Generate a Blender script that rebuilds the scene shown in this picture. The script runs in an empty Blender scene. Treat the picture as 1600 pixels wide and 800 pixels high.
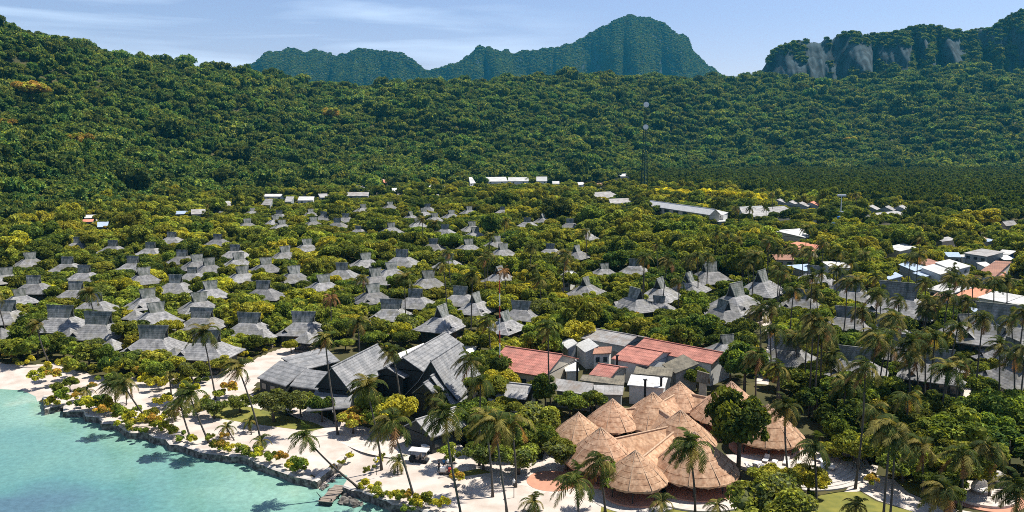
import bpy, bmesh, math, random
import numpy as np
from mathutils import Vector, Matrix, Euler
R_ = math.radians
random.seed(7)
RNG = np.random.default_rng(7)
S = bpy.context.scene
COL = S.collection

# ------------------------------------------------------------------ camera
FPX, YH, CAMH = 1256.0, 224.0, 48.0          # focal length in photo pixels (1600 wide), horizon row, height over the land
PITCH = math.atan((400 - YH) / FPX)
cam = bpy.data.cameras.new('camera')
cam.sensor_width = 36; cam.lens = 36 * FPX / 1600; cam.clip_start = 1; cam.clip_end = 40000
cob = bpy.data.objects.new('camera', cam); COL.objects.link(cob)
cob.location = (0, 0, CAMH); cob.rotation_euler = (math.pi / 2 - PITCH, 0, 0)
S.camera = cob

# ------------------------------------------------------------------ light
SUN_EL = R_(60); SUN_AZ = math.atan2(0.91, 0.40)   # measured from +Y towards +X
sund = Vector((math.cos(SUN_EL) * math.sin(SUN_AZ), math.cos(SUN_EL) * math.cos(SUN_AZ), math.sin(SUN_EL)))
sl = bpy.data.lights.new('sun', 'SUN'); sl.energy = 5.0; sl.angle = R_(0.55); sl.color = (1.0, 0.93, 0.82)
so = bpy.data.objects.new('sun', sl); COL.objects.link(so)
so.rotation_euler = sund.to_track_quat('Z', 'Y').to_euler(); so.location = (300, 100, 500)
W = bpy.data.worlds.new('World'); S.world = W; W.use_nodes = True
nt = W.node_tree; nt.nodes.clear()
def N(t, typ, **kw):
    n = t.nodes.new(typ)
    for k, v in kw.items(): setattr(n, k, v)
    return n
sky = N(nt, 'ShaderNodeTexSky', sky_type='NISHITA', sun_disc=False, sun_elevation=SUN_EL, sun_rotation=SUN_AZ, altitude=50)
sky.air_density = 1.0; sky.dust_density = 0.3; sky.ozone_density = 3.0
tc = N(nt, 'ShaderNodeTexCoord')
sep = N(nt, 'ShaderNodeSeparateXYZ'); nt.links.new(tc.outputs['Generated'], sep.inputs[0])
# thin cirrus: noise on a flat cloud layer (direction divided by its height)
az = N(nt, 'ShaderNodeMath', operation='ARCTAN2'); nt.links.new(sep.outputs['X'], az.inputs[0]); nt.links.new(sep.outputs['Y'], az.inputs[1])
cmb = N(nt, 'ShaderNodeCombineXYZ'); nt.links.new(az.outputs[0], cmb.inputs[0]); nt.links.new(sep.outputs['Z'], cmb.inputs[1])
mp = N(nt, 'ShaderNodeMapping'); mp.inputs['Scale'].default_value = (2.4, 26, 1); mp.inputs['Location'].default_value = (1.37, 0.4, 0)
mp.inputs['Rotation'].default_value = (0, 0, R_(1.0))
nt.links.new(cmb.outputs[0], mp.inputs[0])
nz = N(nt, 'ShaderNodeTexNoise'); nz.inputs['Scale'].default_value = 1.0; nz.inputs['Detail'].default_value = 5; nz.inputs['Roughness'].default_value = 0.5; nz.inputs['Distortion'].default_value = 0.4
nt.links.new(mp.outputs[0], nz.inputs['Vector'])
rmp = N(nt, 'ShaderNodeMapRange'); rmp.inputs[1].default_value = 0.46; rmp.inputs[2].default_value = 0.74; rmp.inputs[3].default_value = 0; rmp.inputs[4].default_value = 0.85
nt.links.new(nz.outputs[0], rmp.inputs[0])
# the clouds thin out towards the east (right)
azf = N(nt, 'ShaderNodeMapRange'); azf.inputs[1].default_value = 0.12; azf.inputs[2].default_value = -0.15; azf.inputs[3].default_value = 0.0; azf.inputs[4].default_value = 1
nt.links.new(az.outputs[0], azf.inputs[0])
mul = N(nt, 'ShaderNodeMath', operation='MULTIPLY'); nt.links.new(rmp.outputs[0], mul.inputs[0]); nt.links.new(azf.outputs[0], mul.inputs[1])
tint = N(nt, 'ShaderNodeMixRGB', blend_type='MULTIPLY'); tint.inputs[0].default_value = 1
SKY_TINT = (0.98, 0.79, 0.86, 1); tint.inputs[2].default_value = SKY_TINT
zen = N(nt, 'ShaderNodeMapRange'); zen.inputs[1].default_value = 0.25; zen.inputs[2].default_value = 0.8; zen.inputs[3].default_value = 1.0; zen.inputs[4].default_value = 0.5  # unseen upper sky dimmed to weaken the fill and deepen shadows
nt.links.new(sep.outputs['Z'], zen.inputs[0])
zm = N(nt, 'ShaderNodeMixRGB', blend_type='MULTIPLY'); zm.inputs[0].default_value = 1; nt.links.new(sky.outputs[0], zm.inputs[1]); nt.links.new(zen.outputs[0], zm.inputs[2])
nt.links.new(zm.outputs[0], tint.inputs[1])
mixc = N(nt, 'ShaderNodeMixRGB'); mixc.inputs[2].default_value = (6.6, 7.6, 9.2, 1)
nt.links.new(mul.outputs[0], mixc.inputs[0]); nt.links.new(tint.outputs[0], mixc.inputs[1])
bg = N(nt, 'ShaderNodeBackground'); bg.inputs[1].default_value = 0.103
nt.links.new(mixc.outputs[0], bg.inputs[0])
wo = N(nt, 'ShaderNodeOutputWorld'); nt.links.new(bg.outputs[0], wo.inputs[0])
S.view_settings.view_transform = 'Standard'; S.view_settings.look = 'None'
S.view_settings.exposure = 0.68; S.view_settings.gamma = 1.0; S.view_settings.use_curve_mapping = False
S.cycles.use_denoising = False; S.cycles.filter_width = 0.95
S.cycles.max_bounces = 5; S.cycles.diffuse_bounces = 3; S.cycles.glossy_bounces = 2; S.cycles.transmission_bounces = 2; S.cycles.transparent_max_bounces = 4
S.cycles.volume_bounces = 0
S.cycles.caustics_reflective = False; S.cycles.caustics_refractive = False

# ------------------------------------------------------------------ pixel <-> place
CP, SP = math.cos(PITCH), math.sin(PITCH)
def ray(x, y):
    cx, cy = (x - 800) / FPX, (400 - y) / FPX
    return (cx, CP + SP * cy, -SP + CP * cy)
def at(x, y, z=0.0):
    """the place at height z that the photo shows at pixel (x, y)"""
    d = ray(x, y); t = (z - CAMH) / d[2]
    return Vector((d[0] * t, d[1] * t, z))
def proj(X, Y, Z):
    dz = Z - CAMH
    dep = Y * CP - dz * SP
    up = Y * SP + dz * CP
    return 800 + FPX * X / dep, 400 - FPX * up / dep

# ------------------------------------------------------------------ materials
def mat(name, col, rough=0.85, var=0.0, scale=1.0, col2=None, spec=0.2, stretch=(1, 1, 1), objrand=0.0, bump=0.0, detail=4, lo=0.35, hi=0.65):
    m = bpy.data.materials.new(name); m.use_nodes = True
    t = m.node_tree; b = t.nodes['Principled BSDF']
    b.inputs['Roughness'].default_value = rough
    b.inputs['Specular IOR Level'].default_value = spec
    out = None
    if col2 is None and var: col2 = tuple(c * (1 - var) for c in col)
    if col2 is not None:
        c = N(t, 'ShaderNodeTexCoord'); mp = N(t, 'ShaderNodeMapping'); mp.inputs['Scale'].default_value = stretch
        if objrand:          # each copy weathers in its own way
            oi0 = N(t, 'ShaderNodeObjectInfo'); vm = N(t, 'ShaderNodeVectorMath', operation='MULTIPLY_ADD'); vm.inputs[1].default_value = (61, 37, 83)
            t.links.new(oi0.outputs['Random'], vm.inputs[0]); t.links.new(c.outputs['Object'], vm.inputs[2]); t.links.new(vm.outputs[0], mp.inputs[0])
        else: t.links.new(c.outputs['Object'], mp.inputs[0])
        n = N(t, 'ShaderNodeTexNoise'); n.inputs['Scale'].default_value = scale; n.inputs['Detail'].default_value = detail
        t.links.new(mp.outputs[0], n.inputs['Vector'])
        r = N(t, 'ShaderNodeMapRange'); r.inputs[1].default_value = lo; r.inputs[2].default_value = hi
        t.links.new(n.outputs[0], r.inputs[0])
        mx = N(t, 'ShaderNodeMixRGB'); mx.inputs[1].default_value = (*col2, 1); mx.inputs[2].default_value = (*col, 1)
        t.links.new(r.outputs[0], mx.inputs[0]); out = mx.outputs[0]
        if bump:
            bp = N(t, 'ShaderNodeBump'); bp.inputs['Strength'].default_value = bump; bp.inputs['Distance'].default_value = 0.1
            t.links.new(n.outputs[0], bp.inputs['Height']); t.links.new(bp.outputs[0], b.inputs['Normal'])
    if objrand:
        oi = N(t, 'ShaderNodeObjectInfo')
        hs = N(t, 'ShaderNodeHueSaturation')
        mr = N(t, 'ShaderNodeMapRange'); mr.inputs[3].default_value = 1 - objrand; mr.inputs[4].default_value = 1 + objrand
        t.links.new(oi.outputs['Random'], mr.inputs[0]); t.links.new(mr.outputs[0], hs.inputs['Value'])
        m2 = N(t, 'ShaderNodeMath', operation='MULTIPLY'); m2.inputs[1].default_value = 7.31
        fr = N(t, 'ShaderNodeMath', operation='FRACT'); t.links.new(oi.outputs['Random'], m2.inputs[0]); t.links.new(m2.outputs[0], fr.inputs[0])
        mh = N(t, 'ShaderNodeMapRange'); mh.inputs[3].default_value = 0.5 - 0.06 * objrand; mh.inputs[4].default_value = 0.5 + 0.06 * objrand
        t.links.new(fr.outputs[0], mh.inputs[0]); t.links.new(mh.outputs[0], hs.inputs['Hue'])
        if out: t.links.new(out, hs.inputs['Color'])
        else: hs.inputs['Color'].default_value = (*col, 1)
        out = hs.outputs[0]
    if out: t.links.new(out, b.inputs['Base Color'])
    else: b.inputs['Base Color'].default_value = (*col, 1)
    return m

def weathered(m, tone, amount):
    """patches of another tone (moss, sun-bleach), more on some copies than on others"""
    t = m.node_tree; b = t.nodes['Principled BSDF']; src = b.inputs['Base Color'].links[0].from_socket
    oi = N(t, 'ShaderNodeObjectInfo'); c = N(t, 'ShaderNodeTexCoord'); vm = N(t, 'ShaderNodeVectorMath', operation='MULTIPLY_ADD'); vm.inputs[1].default_value = (23, 71, 41)
    t.links.new(oi.outputs['Random'], vm.inputs[0]); t.links.new(c.outputs['Object'], vm.inputs[2])
    n = N(t, 'ShaderNodeTexNoise'); n.inputs['Scale'].default_value = 0.45; n.inputs['Detail'].default_value = 7; n.inputs['Roughness'].default_value = .65; t.links.new(vm.outputs[0], n.inputs['Vector'])
    r = N(t, 'ShaderNodeMapRange'); r.inputs[1].default_value = .45; r.inputs[2].default_value = .65; r.inputs[3].default_value = 0; r.inputs[4].default_value = amount; t.links.new(n.outputs[0], r.inputs[0])
    f = N(t, 'ShaderNodeMath', operation='MULTIPLY'); f.inputs[1].default_value = 5.77; fr = N(t, 'ShaderNodeMath', operation='FRACT'); t.links.new(oi.outputs['Random'], f.inputs[0]); t.links.new(f.outputs[0], fr.inputs[0])
    g = N(t, 'ShaderNodeMath', operation='MULTIPLY'); t.links.new(fr.outputs[0], g.inputs[0]); t.links.new(r.outputs[0], g.inputs[1])
    mx = N(t, 'ShaderNodeMixRGB'); mx.inputs[2].default_value = (*tone, 1); t.links.new(g.outputs[0], mx.inputs[0]); t.links.new(src, mx.inputs[1]); t.links.new(mx.outputs[0], b.inputs['Base Color'])
def roofmat(name, col, col2, course=0.35, axis='Z', strength=0.35, streak=(2.2, 2.2, 0.25), objrand=0.1, big=0.5, rough=0.8, colx=None):
    """courses (bands along one axis) darkened a little, over streaky weathering"""
    m = mat(name, col, rough, col2=col2, scale=big, stretch=streak, objrand=objrand, detail=6)
    t = m.node_tree; b = t.nodes['Principled BSDF']
    src = b.inputs['Base Color'].links[0].from_socket
    c = N(t, 'ShaderNodeTexCoord')
    cur = src
    for ax, cs, st in ([(axis, course, strength)] + ([colx] if colx else [])):
        s = N(t, 'ShaderNodeSeparateXYZ'); t.links.new(c.outputs['Object'], s.inputs[0])
        dv = N(t, 'ShaderNodeMath', operation='DIVIDE'); dv.inputs[1].default_value = cs; t.links.new(s.outputs[ax], dv.inputs[0])
        fr = N(t, 'ShaderNodeMath', operation='FRACT'); t.links.new(dv.outputs[0], fr.inputs[0])
        mr = N(t, 'ShaderNodeMapRange'); mr.inputs[1].default_value = 0.0; mr.inputs[2].default_value = 0.35; mr.inputs[3].default_value = 1 - st; mr.inputs[4].default_value = 1
        t.links.new(fr.outputs[0], mr.inputs[0])
        mm = N(t, 'ShaderNodeMixRGB', blend_type='MULTIPLY'); mm.inputs[0].default_value = 1
        t.links.new(cur, mm.inputs[1]); t.links.new(mr.outputs[0], mm.inputs[2]); cur = mm.outputs[0]
    n2 = N(t, 'ShaderNodeTexNoise'); n2.inputs['Scale'].default_value = 3.0; n2.inputs['Detail'].default_value = 3
    t.links.new(c.outputs['Object'], n2.inputs['Vector'])
    m3 = N(t, 'ShaderNodeMapRange'); m3.inputs[1].default_value = 0.3; m3.inputs[2].default_value = 0.7; m3.inputs[3].default_value = 0.75; m3.inputs[4].default_value = 1.15
    t.links.new(n2.outputs[0], m3.inputs[0])
    m4 = N(t, 'ShaderNodeMixRGB', blend_type='MULTIPLY'); m4.inputs[0].default_value = 1
    t.links.new(cur, m4.inputs[1]); t.links.new(m3.outputs[0], m4.inputs[2])
    t.links.new(m4.outputs[0], b.inputs['Base Color'])
    return m

M = {}
M['shingle'] = roofmat('grey_shingle', (0.30, 0.30, 0.305), (0.155, 0.16, 0.17), 0.3, objrand=0.24)
M['panel'] = roofmat('ridge_shingle', (0.30, 0.31, 0.30), (0.085, 0.105, 0.10), 0.34, streak=(1.2, 1.2, 0.3), big=1.2, objrand=0.22, strength=0.45)
weathered(M['shingle'], (0.13, 0.125, 0.085), .95); weathered(M['panel'], (0.10, 0.11, 0.08), .9)
M['bigshingle'] = roofmat('hall_shingle', (0.30, 0.305, 0.315), (0.17, 0.18, 0.195), 0.4, streak=(1.5, 1.5, 0.6), big=0.45, objrand=0.05, strength=0.4)
M['redtile'] = roofmat('red_tile', (0.56, 0.24, 0.19), (0.36, 0.15, 0.12), 0.42, 'X', 0.4, streak=(0.5, 0.5, 0.9), big=0.9, objrand=0.06, colx=('Z', 0.33, 0.35))
M['greysheet'] = roofmat('grey_sheet', (0.40, 0.40, 0.40), (0.24, 0.24, 0.24), 0.8, 'X', 0.2, streak=(0.35, 0.8, 1), big=0.8, objrand=0.1)
M['olivesheet'] = roofmat('olive_sheet', (0.25, 0.225, 0.175), (0.14, 0.13, 0.105), 0.6, 'X', 0.25, streak=(0.6, 0.8, 1), big=1.0)
M['whitesheet'] = roofmat('white_sheet', (0.58, 0.59, 0.59), (0.44, 0.45, 0.44), 1.0, 'X', 0.1, streak=(0.3, 0.6, 1), big=0.6)
M['bluesheet'] = roofmat('blue_sheet', (0.38, 0.48, 0.62), (0.30, 0.40, 0.54), 0.7, 'X', 0.15, big=0.6)
M['orangesheet'] = roofmat('orange_sheet', (0.62, 0.27, 0.17), (0.46, 0.19, 0.12), 0.6, 'X', 0.2, big=0.6)
M['rustsheet'] = roofmat('rust_sheet', (0.36, 0.19, 0.13), (0.22, 0.12, 0.09), 0.7, 'X', 0.2, streak=(0.4, 0.4, 1), big=0.6)
M['thatch'] = roofmat('straw_thatch', (0.56, 0.375, 0.25), (0.37, 0.21, 0.125), 0.62, strength=0.12, streak=(2.0, 2.0, 0.7), big=0.8, objrand=0.06)
weathered(M['thatch'], (0.24, 0.135, 0.085), .8)
for k_, c_ in (('bigshingle', (.12, .12, .11)), ('redtile', (.20, .13, .11)), ('greysheet', (.20, .16, .13)), ('bluesheet', (.30, .32, .36)), ('orangesheet', (.30, .17, .12))): weathered(M[k_], c_, .75)
weathered(M['whitesheet'], (.36, .32, .28), .35); M['dormroof'] = roofmat('dorm_sheet', (0.66, 0.66, 0.66), (0.56, 0.57, 0.57), 1.0, 'X', 0.08, streak=(0.3, 0.6, 1), big=0.6)
M['thatch_ridge'] = mat('straw_ridge', (0.52, 0.37, 0.26), 0.9, 0.3, 4)
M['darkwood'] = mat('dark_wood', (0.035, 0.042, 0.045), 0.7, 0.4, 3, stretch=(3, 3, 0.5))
M['wallwood'] = mat('weathered_board', (0.085, 0.095, 0.09), 0.8, 0.45, 2, stretch=(6, 6, 0.4), objrand=0.15)
M['wallwhite'] = mat('white_wall', (0.62, 0.63, 0.62), 0.8, 0.15, 1.5)
M['wallcream'] = mat('cream_wall', (0.50, 0.46, 0.38), 0.8, 0.15, 1.5)
M['wallgrey'] = mat('grey_wall', (0.30, 0.33, 0.34), 0.8, 0.2, 1.5)
M['glass'] = mat('dark_glass', (0.03, 0.045, 0.055), 0.12, 0, spec=0.5)
M['door'] = mat('brown_door', (0.09, 0.055, 0.035), 0.6, 0.3, 4)
M['trunk'] = mat('palm_bark', (0.10, 0.09, 0.08), 0.9, 0.45, 5, stretch=(1, 1, 3), objrand=0.2)
M['bark'] = mat('tree_bark', (0.12, 0.10, 0.08), 0.9, 0.4, 4, stretch=(3, 3, 0.6))
M['stone'] = mat('wall_stone', (0.20, 0.19, 0.175), 0.9, 0.72, 1.6, bump=0.6, lo=0.4, hi=0.6)
M['concrete'] = mat('concrete', (0.52, 0.49, 0.46), 0.85, 0.2, 1.2)
M['paving'] = mat('pale_paving', (0.60, 0.54, 0.49), 0.9, 0.25, 0.9)
M['wood'] = mat('weathered_deck', (0.30, 0.25, 0.21), 0.8, 0.4, 3, stretch=(1, 6, 1))
M['white'] = mat('white_paint', (0.75, 0.75, 0.74), 0.5, 0.08, 2)
M['canvas'] = mat('white_canvas', (0.76, 0.74, 0.71), 0.8, 0.08, 2)
M['bluetank'] = mat('blue_plastic', (0.03, 0.13, 0.40), 0.4, 0.15, 2)
M['steel'] = mat('galvanised_steel', (0.02, 0.06, 0.058), 0.55, 0.2, 2)
M['dish'] = mat('dish_white', (0.70, 0.72, 0.80), 0.5, 0.05, 2)
M['redpaint'] = mat('red_paint', (0.45, 0.06, 0.04), 0.5, 0.1, 2)
M['black'] = mat('black_rubber', (0.02, 0.02, 0.022), 0.6, 0.2, 4)
M['cloth_dark'] = mat('dark_cloth', (0.03, 0.035, 0.045), 0.9, 0.2, 6)
M['cloth_blue'] = mat('blue_cloth', (0.07, 0.27, 0.55), 0.9, 0.2, 6)
M['skin'] = mat('skin', (0.38, 0.22, 0.15), 0.6, 0.05, 6)
M['hair'] = mat('black_hair', (0.012, 0.010, 0.010), 0.6, 0.2, 9)
def leaf(name, c, c2, rnd=0.34, trans=0.36):
    m = mat(name, c, 0.75, col2=c2, scale=0.55, objrand=rnd, spec=0.08, detail=3)
    t = m.node_tree; b = t.nodes['Principled BSDF']; src = b.inputs['Base Color'].links[0].from_socket
    # every leaf clump has a tone of its own, kept on the mesh
    ta = N(t, 'ShaderNodeAttribute', attribute_name='tone'); tm = N(t, 'ShaderNodeMixRGB', blend_type='MULTIPLY'); tm.inputs[0].default_value = 1
    t.links.new(src, tm.inputs[1]); t.links.new(ta.outputs['Fac'], tm.inputs[2]); src = tm.outputs[0]; t.links.new(src, b.inputs['Base Color'])
    tr = N(t, 'ShaderNodeBsdfTranslucent'); mu = N(t, 'ShaderNodeMixRGB', blend_type='MULTIPLY'); mu.inputs[0].default_value = 1; mu.inputs[2].default_value = (1.5, 1.35, 0.6, 1)
    t.links.new(src, mu.inputs[1]); t.links.new(mu.outputs[0], tr.inputs[0])
    mx = N(t, 'ShaderNodeMixShader'); mx.inputs[0].default_value = trans; t.links.new(b.outputs[0], mx.inputs[1]); t.links.new(tr.outputs[0], mx.inputs[2])
    t.links.new(mx.outputs[0], t.nodes['Material Output'].inputs['Surface'])
    return m
M['leaf_dark'] = leaf('leaf_dark', (0.090, 0.130, 0.026), (0.034, 0.066, 0.020))
M['leaf_green'] = leaf('leaf_green', (0.24, 0.285, 0.040), (0.095, 0.135, 0.028))
M['leaf_olive'] = leaf('leaf_olive', (0.37, 0.38, 0.055), (0.18, 0.205, 0.035))
M['leaf_yellow'] = leaf('leaf_yellow', (0.56, 0.52, 0.045), (0.28, 0.29, 0.028), 0.18)
M['leaf_lime'] = leaf('leaf_lime', (0.74, 0.66, 0.05), (0.42, 0.42, 0.035), 0.12)
M['leaf_pale'] = leaf('leaf_pale', (0.200, 0.225, 0.095), (0.065, 0.100, 0.030), 0.15)
M['leaf_gold'] = leaf('golden_bloom', (0.58, 0.30, 0.025), (0.26, 0.18, 0.025), 0.1)
M['leaf_rust'] = leaf('rust_crown', (0.55, 0.32, 0.07), (0.26, 0.19, 0.04), 0.1)
M['leaf_forest'] = leaf('forest_leaf', (0.110, 0.185, 0.040), (0.028, 0.070, 0.024), 0.42)
M['leaf_forest2'] = leaf('forest_leaf_light', (0.27, 0.31, 0.06), (0.085, 0.14, 0.034), 0.40)
M['leaf_mangrove'] = leaf('mangrove_leaf', (0.14, 0.18, 0.018), (0.045, 0.075, 0.012), 0.22)
M['frond'] = leaf('palm_frond', (0.070, 0.095, 0.020), (0.032, 0.052, 0.016), 0.18)
M['frond_yellow'] = leaf('palm_frond_yellow', (0.25, 0.215, 0.06), (0.12, 0.115, 0.035), 0.12)
M['frond_dry'] = leaf('palm_frond_dry', (0.30, 0.17, 0.07), (0.16, 0.09, 0.045), 0.12)
M['lawn'] = mat('lawn_grass', (0.21, 0.20, 0.045), 0.95, col2=(0.12, 0.135, 0.035), scale=0.5, detail=8)
M['sand'] = mat('coral_sand', (0.53, 0.475, 0.435), 0.95, col2=(0.39, 0.335, 0.29), scale=0.30, detail=12, lo=.3, hi=.6, bump=.4)
M['redfloor'] = mat('terracotta_floor', (0.50, 0.26, 0.18), 0.8, 0.15, 1)

# ------------------------------------------------------------------ mesh helpers
def link(o, parent=None):
    COL.objects.link(o)
    if parent is not None: o.parent = parent
    return o
def set_tone(me, arr):
    at_ = me.attributes.new('tone', 'FLOAT', 'FACE'); at_.data.foreach_set('value', np.asarray(arr, np.float32))
def mesh_np(name, V, F, mats, midx=None, smooth=False):
    """V (n,3); F list of lists or an (m,4)/(m,3) int array"""
    me = bpy.data.meshes.new(name)
    V = np.asarray(V, dtype=np.float32)
    if isinstance(F, np.ndarray):
        k = F.shape[1]; m = len(F)
        me.vertices.add(len(V)); me.vertices.foreach_set('co', V.ravel())
        me.loops.add(m * k); me.loops.foreach_set('vertex_index', F.astype(np.int32).ravel())
        me.polygons.add(m); me.polygons.foreach_set('loop_start', np.arange(0, m * k, k, dtype=np.int32))
        me.polygons.foreach_set('loop_total', np.full(m, k, dtype=np.int32))
    else:
        me.from_pydata([tuple(map(float, v)) for v in V], [], [tuple(int(i) for i in f) for f in F])
    for x in (mats if isinstance(mats, (list, tuple)) else [mats]): me.materials.append(x)
    if midx is not None: me.polygons.foreach_set('material_index', np.asarray(midx, dtype=np.int32))
    if smooth: me.polygons.foreach_set('use_smooth', np.ones(len(me.polygons), dtype=bool))
    me.update(calc_edges=True); me.validate()
    return me
class MB:
    """collects shapes; build() links them as one mesh object"""
    def __init__(s): s.v = []; s.f = []; s.m = []
    def add(s, V, F, m=0):
        o = len(s.v); s.v += [tuple(v) for v in V]; s.f += [tuple(i + o for i in f) for f in F]; s.m += [m] * len(F); return s
    def box(s, c, d, rz=0.0, m=0, taper=1.0):
        x, y, z = d[0] / 2, d[1] / 2, d[2] / 2; V = []
        for sz in (-1, 1):
            k = taper if sz > 0 else 1
            for sx, sy in ((-1, -1), (1, -1), (1, 1), (-1, 1)):
                px, py = sx * x * k, sy * y * k
                V.append((c[0] + px * math.cos(rz) - py * math.sin(rz), c[1] + px * math.sin(rz) + py * math.cos(rz), c[2] + sz * z))
        return s.add(V, [(3, 2, 1, 0), (4, 5, 6, 7), (0, 1, 5, 4), (1, 2, 6, 5), (2, 3, 7, 6), (3, 0, 4, 7)], m)
    def slab(s, Q, th, m=0):
        """a plate of thickness th under the polygon Q (top face)"""
        n = len(Q); V = [tuple(q) for q in Q] + [(q[0], q[1], q[2] - th) for q in Q]
        F = [tuple(range(n)), tuple(range(2 * n - 1, n - 1, -1))] + [(i, i + n, (i + 1) % n + n, (i + 1) % n) for i in range(n)]
        return s.add(V, F, m)
    def tube(s, pts, rad, n=6, m=0, cap=True):
        pts = [Vector(p) for p in pts]; V = []
        for i, p in enumerate(pts):
            d = (pts[min(i + 1, len(pts) - 1)] - pts[max(i - 1, 0)]).normalized()
            a = d.cross(Vector((0, 1, 0.01))); a = a if a.length > 1e-3 else d.cross(Vector((1, 0, 0)))
            a.normalize(); b = d.cross(a)
            r = rad[i] if isinstance(rad, (list, tuple)) else rad
            for k in range(n):
                t = 2 * math.pi * k / n; V.append(p + a * (r * math.cos(t)) + b * (r * math.sin(t)))
        F = []
        for i in range(len(pts) - 1):
            for k in range(n): F.append((i * n + k, i * n + (k + 1) % n, (i + 1) * n + (k + 1) % n, (i + 1) * n + k))
        if cap: F += [tuple(range(n - 1, -1, -1)), tuple((len(pts) - 1) * n + k for k in range(n))]
        return s.add(V, F, m)
    def mesh(s, name, mats, smooth=False): return mesh_np(name, s.v, s.f, mats, s.m, smooth)
    def build(s, name, mats, parent=None, smooth=False):
        o = bpy.data.objects.new(name, s.mesh(name, mats, smooth)); return link(o, parent)
RECS = []
def thing(name, loc, rz=0.0, me=None):
    o = bpy.data.objects.new(name, me); link(o); o.location = loc; o.rotation_euler = (0, 0, rz); return o
def note(o, desc, cat, group=None, px=None, label=None, where=None):
    """desc + a place among its look-alikes becomes the label (written at the end); label fixes it at once"""
    o['category'] = cat
    if group: o['group'] = group
    if label: o['label'] = label
    else:
        if px is None: px = proj(*o.location)
        RECS.append((o, desc, px, where))
def struct(name, me, kind='structure'):
    o = bpy.data.objects.new(name, me); link(o); o['kind'] = kind; return o
def part(name, me, parent):
    return link(bpy.data.objects.new(name, me), parent)
def copy_tree(o, parent=None):
    c = o.copy(); COL.objects.link(c); c.parent = parent
    for ch in o.children: copy_tree(ch, c)
    return c
def smooth01(t): t = np.clip(t, 0, 1); return t * t * (3 - 2 * t)
def inpoly(px, py, poly):
    px = np.asarray(px, float); py = np.asarray(py, float); r = np.zeros(px.shape, bool); n = len(poly)
    for i in range(n):
        x1, y1 = poly[i][:2]; x2, y2 = poly[(i + 1) % n][:2]
        c = ((y1 > py) != (y2 > py)) & (px < (x2 - x1) * (py - y1) / (y2 - y1 + 1e-12) + x1)
        r ^= c
    return r
def vnoise(x, y, seed=0):
    """smooth value noise on arrays"""
    xi = np.floor(x).astype(np.int64); yi = np.floor(y).astype(np.int64); xf = x - xi; yf = y - yi
    def h(a, b):
        n = (a * 374761393 + b * 668265263 + seed * 974711) & 0x7fffffff
        n = ((n ^ (n >> 13)) * 1274126177) & 0x7fffffff
        return ((n ^ (n >> 16)) & 0xffff) / 65535.0
    u = xf * xf * (3 - 2 * xf); v = yf * yf * (3 - 2 * yf)
    return (h(xi, yi) * (1 - u) + h(xi + 1, yi) * u) * (1 - v) + (h(xi, yi + 1) * (1 - u) + h(xi + 1, yi + 1) * u) * v
def fbm(x, y, seed=0, o=4):
    s = 0; a = 0.5
    for i in range(o): s = s + a * vnoise(x * 2 ** i, y * 2 ** i, seed + i); a *= 0.5
    return s
# ------------------------------------------------------------------ shore, ground, water
WATER = -1.0
wall1 = [(65, 627), (70, 649), (99, 642), (99, 652), (129, 652), (132, 660), (155, 662), (158, 672), (180, 672), (201, 687), (228, 687), (240, 695), (258, 696), (264, 705), (288, 708), (300, 714), (330, 720), (384, 726), (400, 735), (439, 748), (460, 757), (496, 764)]
inlet = [(503, 757), (522, 744), (536, 737), (548, 742), (546, 752), (537, 764)]
wall2 = [(534, 772), (550, 778), (562, 780), (568, 783), (592, 792), (612, 800), (640, 806), (700, 822), (800, 842), (1000, 900), (1400, 1000), (2200, 1200)]
beach = [(-1200, 560), (-600, 582), (-200, 598), (0, 606), (40, 608), (62, 618)]
Z0 = WATER
shore = [at(x, y, Z0) for x, y in beach + wall1 + inlet + wall2]
stype = [0] * (len(beach)) + [1] * (len(wall1) - 1) + [2] * (len(inlet) + 1) + [1] * (len(wall2) - 1)   # type of the segment that starts here
shore[0] = Vector((-900, 190, Z0))
sea_poly = [(p.x, p.y) for p in shore] + [(400, 20), (400, -400), (-2500, -400), (-2500, 200)]
def shore_dist(X, Y):
    best = np.full(X.shape, 1e9); typ = np.zeros(X.shape, int)
    for i in range(len(shore) - 1):
        a, b = shore[i], shore[i + 1]; dx, dy = b.x - a.x, b.y - a.y; L = dx * dx + dy * dy + 1e-9
        t = np.clip(((X - a.x) * dx + (Y - a.y) * dy) / L, 0, 1)
        d = np.hypot(X - a.x - t * dx, Y - a.y - t * dy)
        k = d < best; best = np.where(k, d, best); typ = np.where(k, stype[i], typ)
    return best, typ

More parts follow.
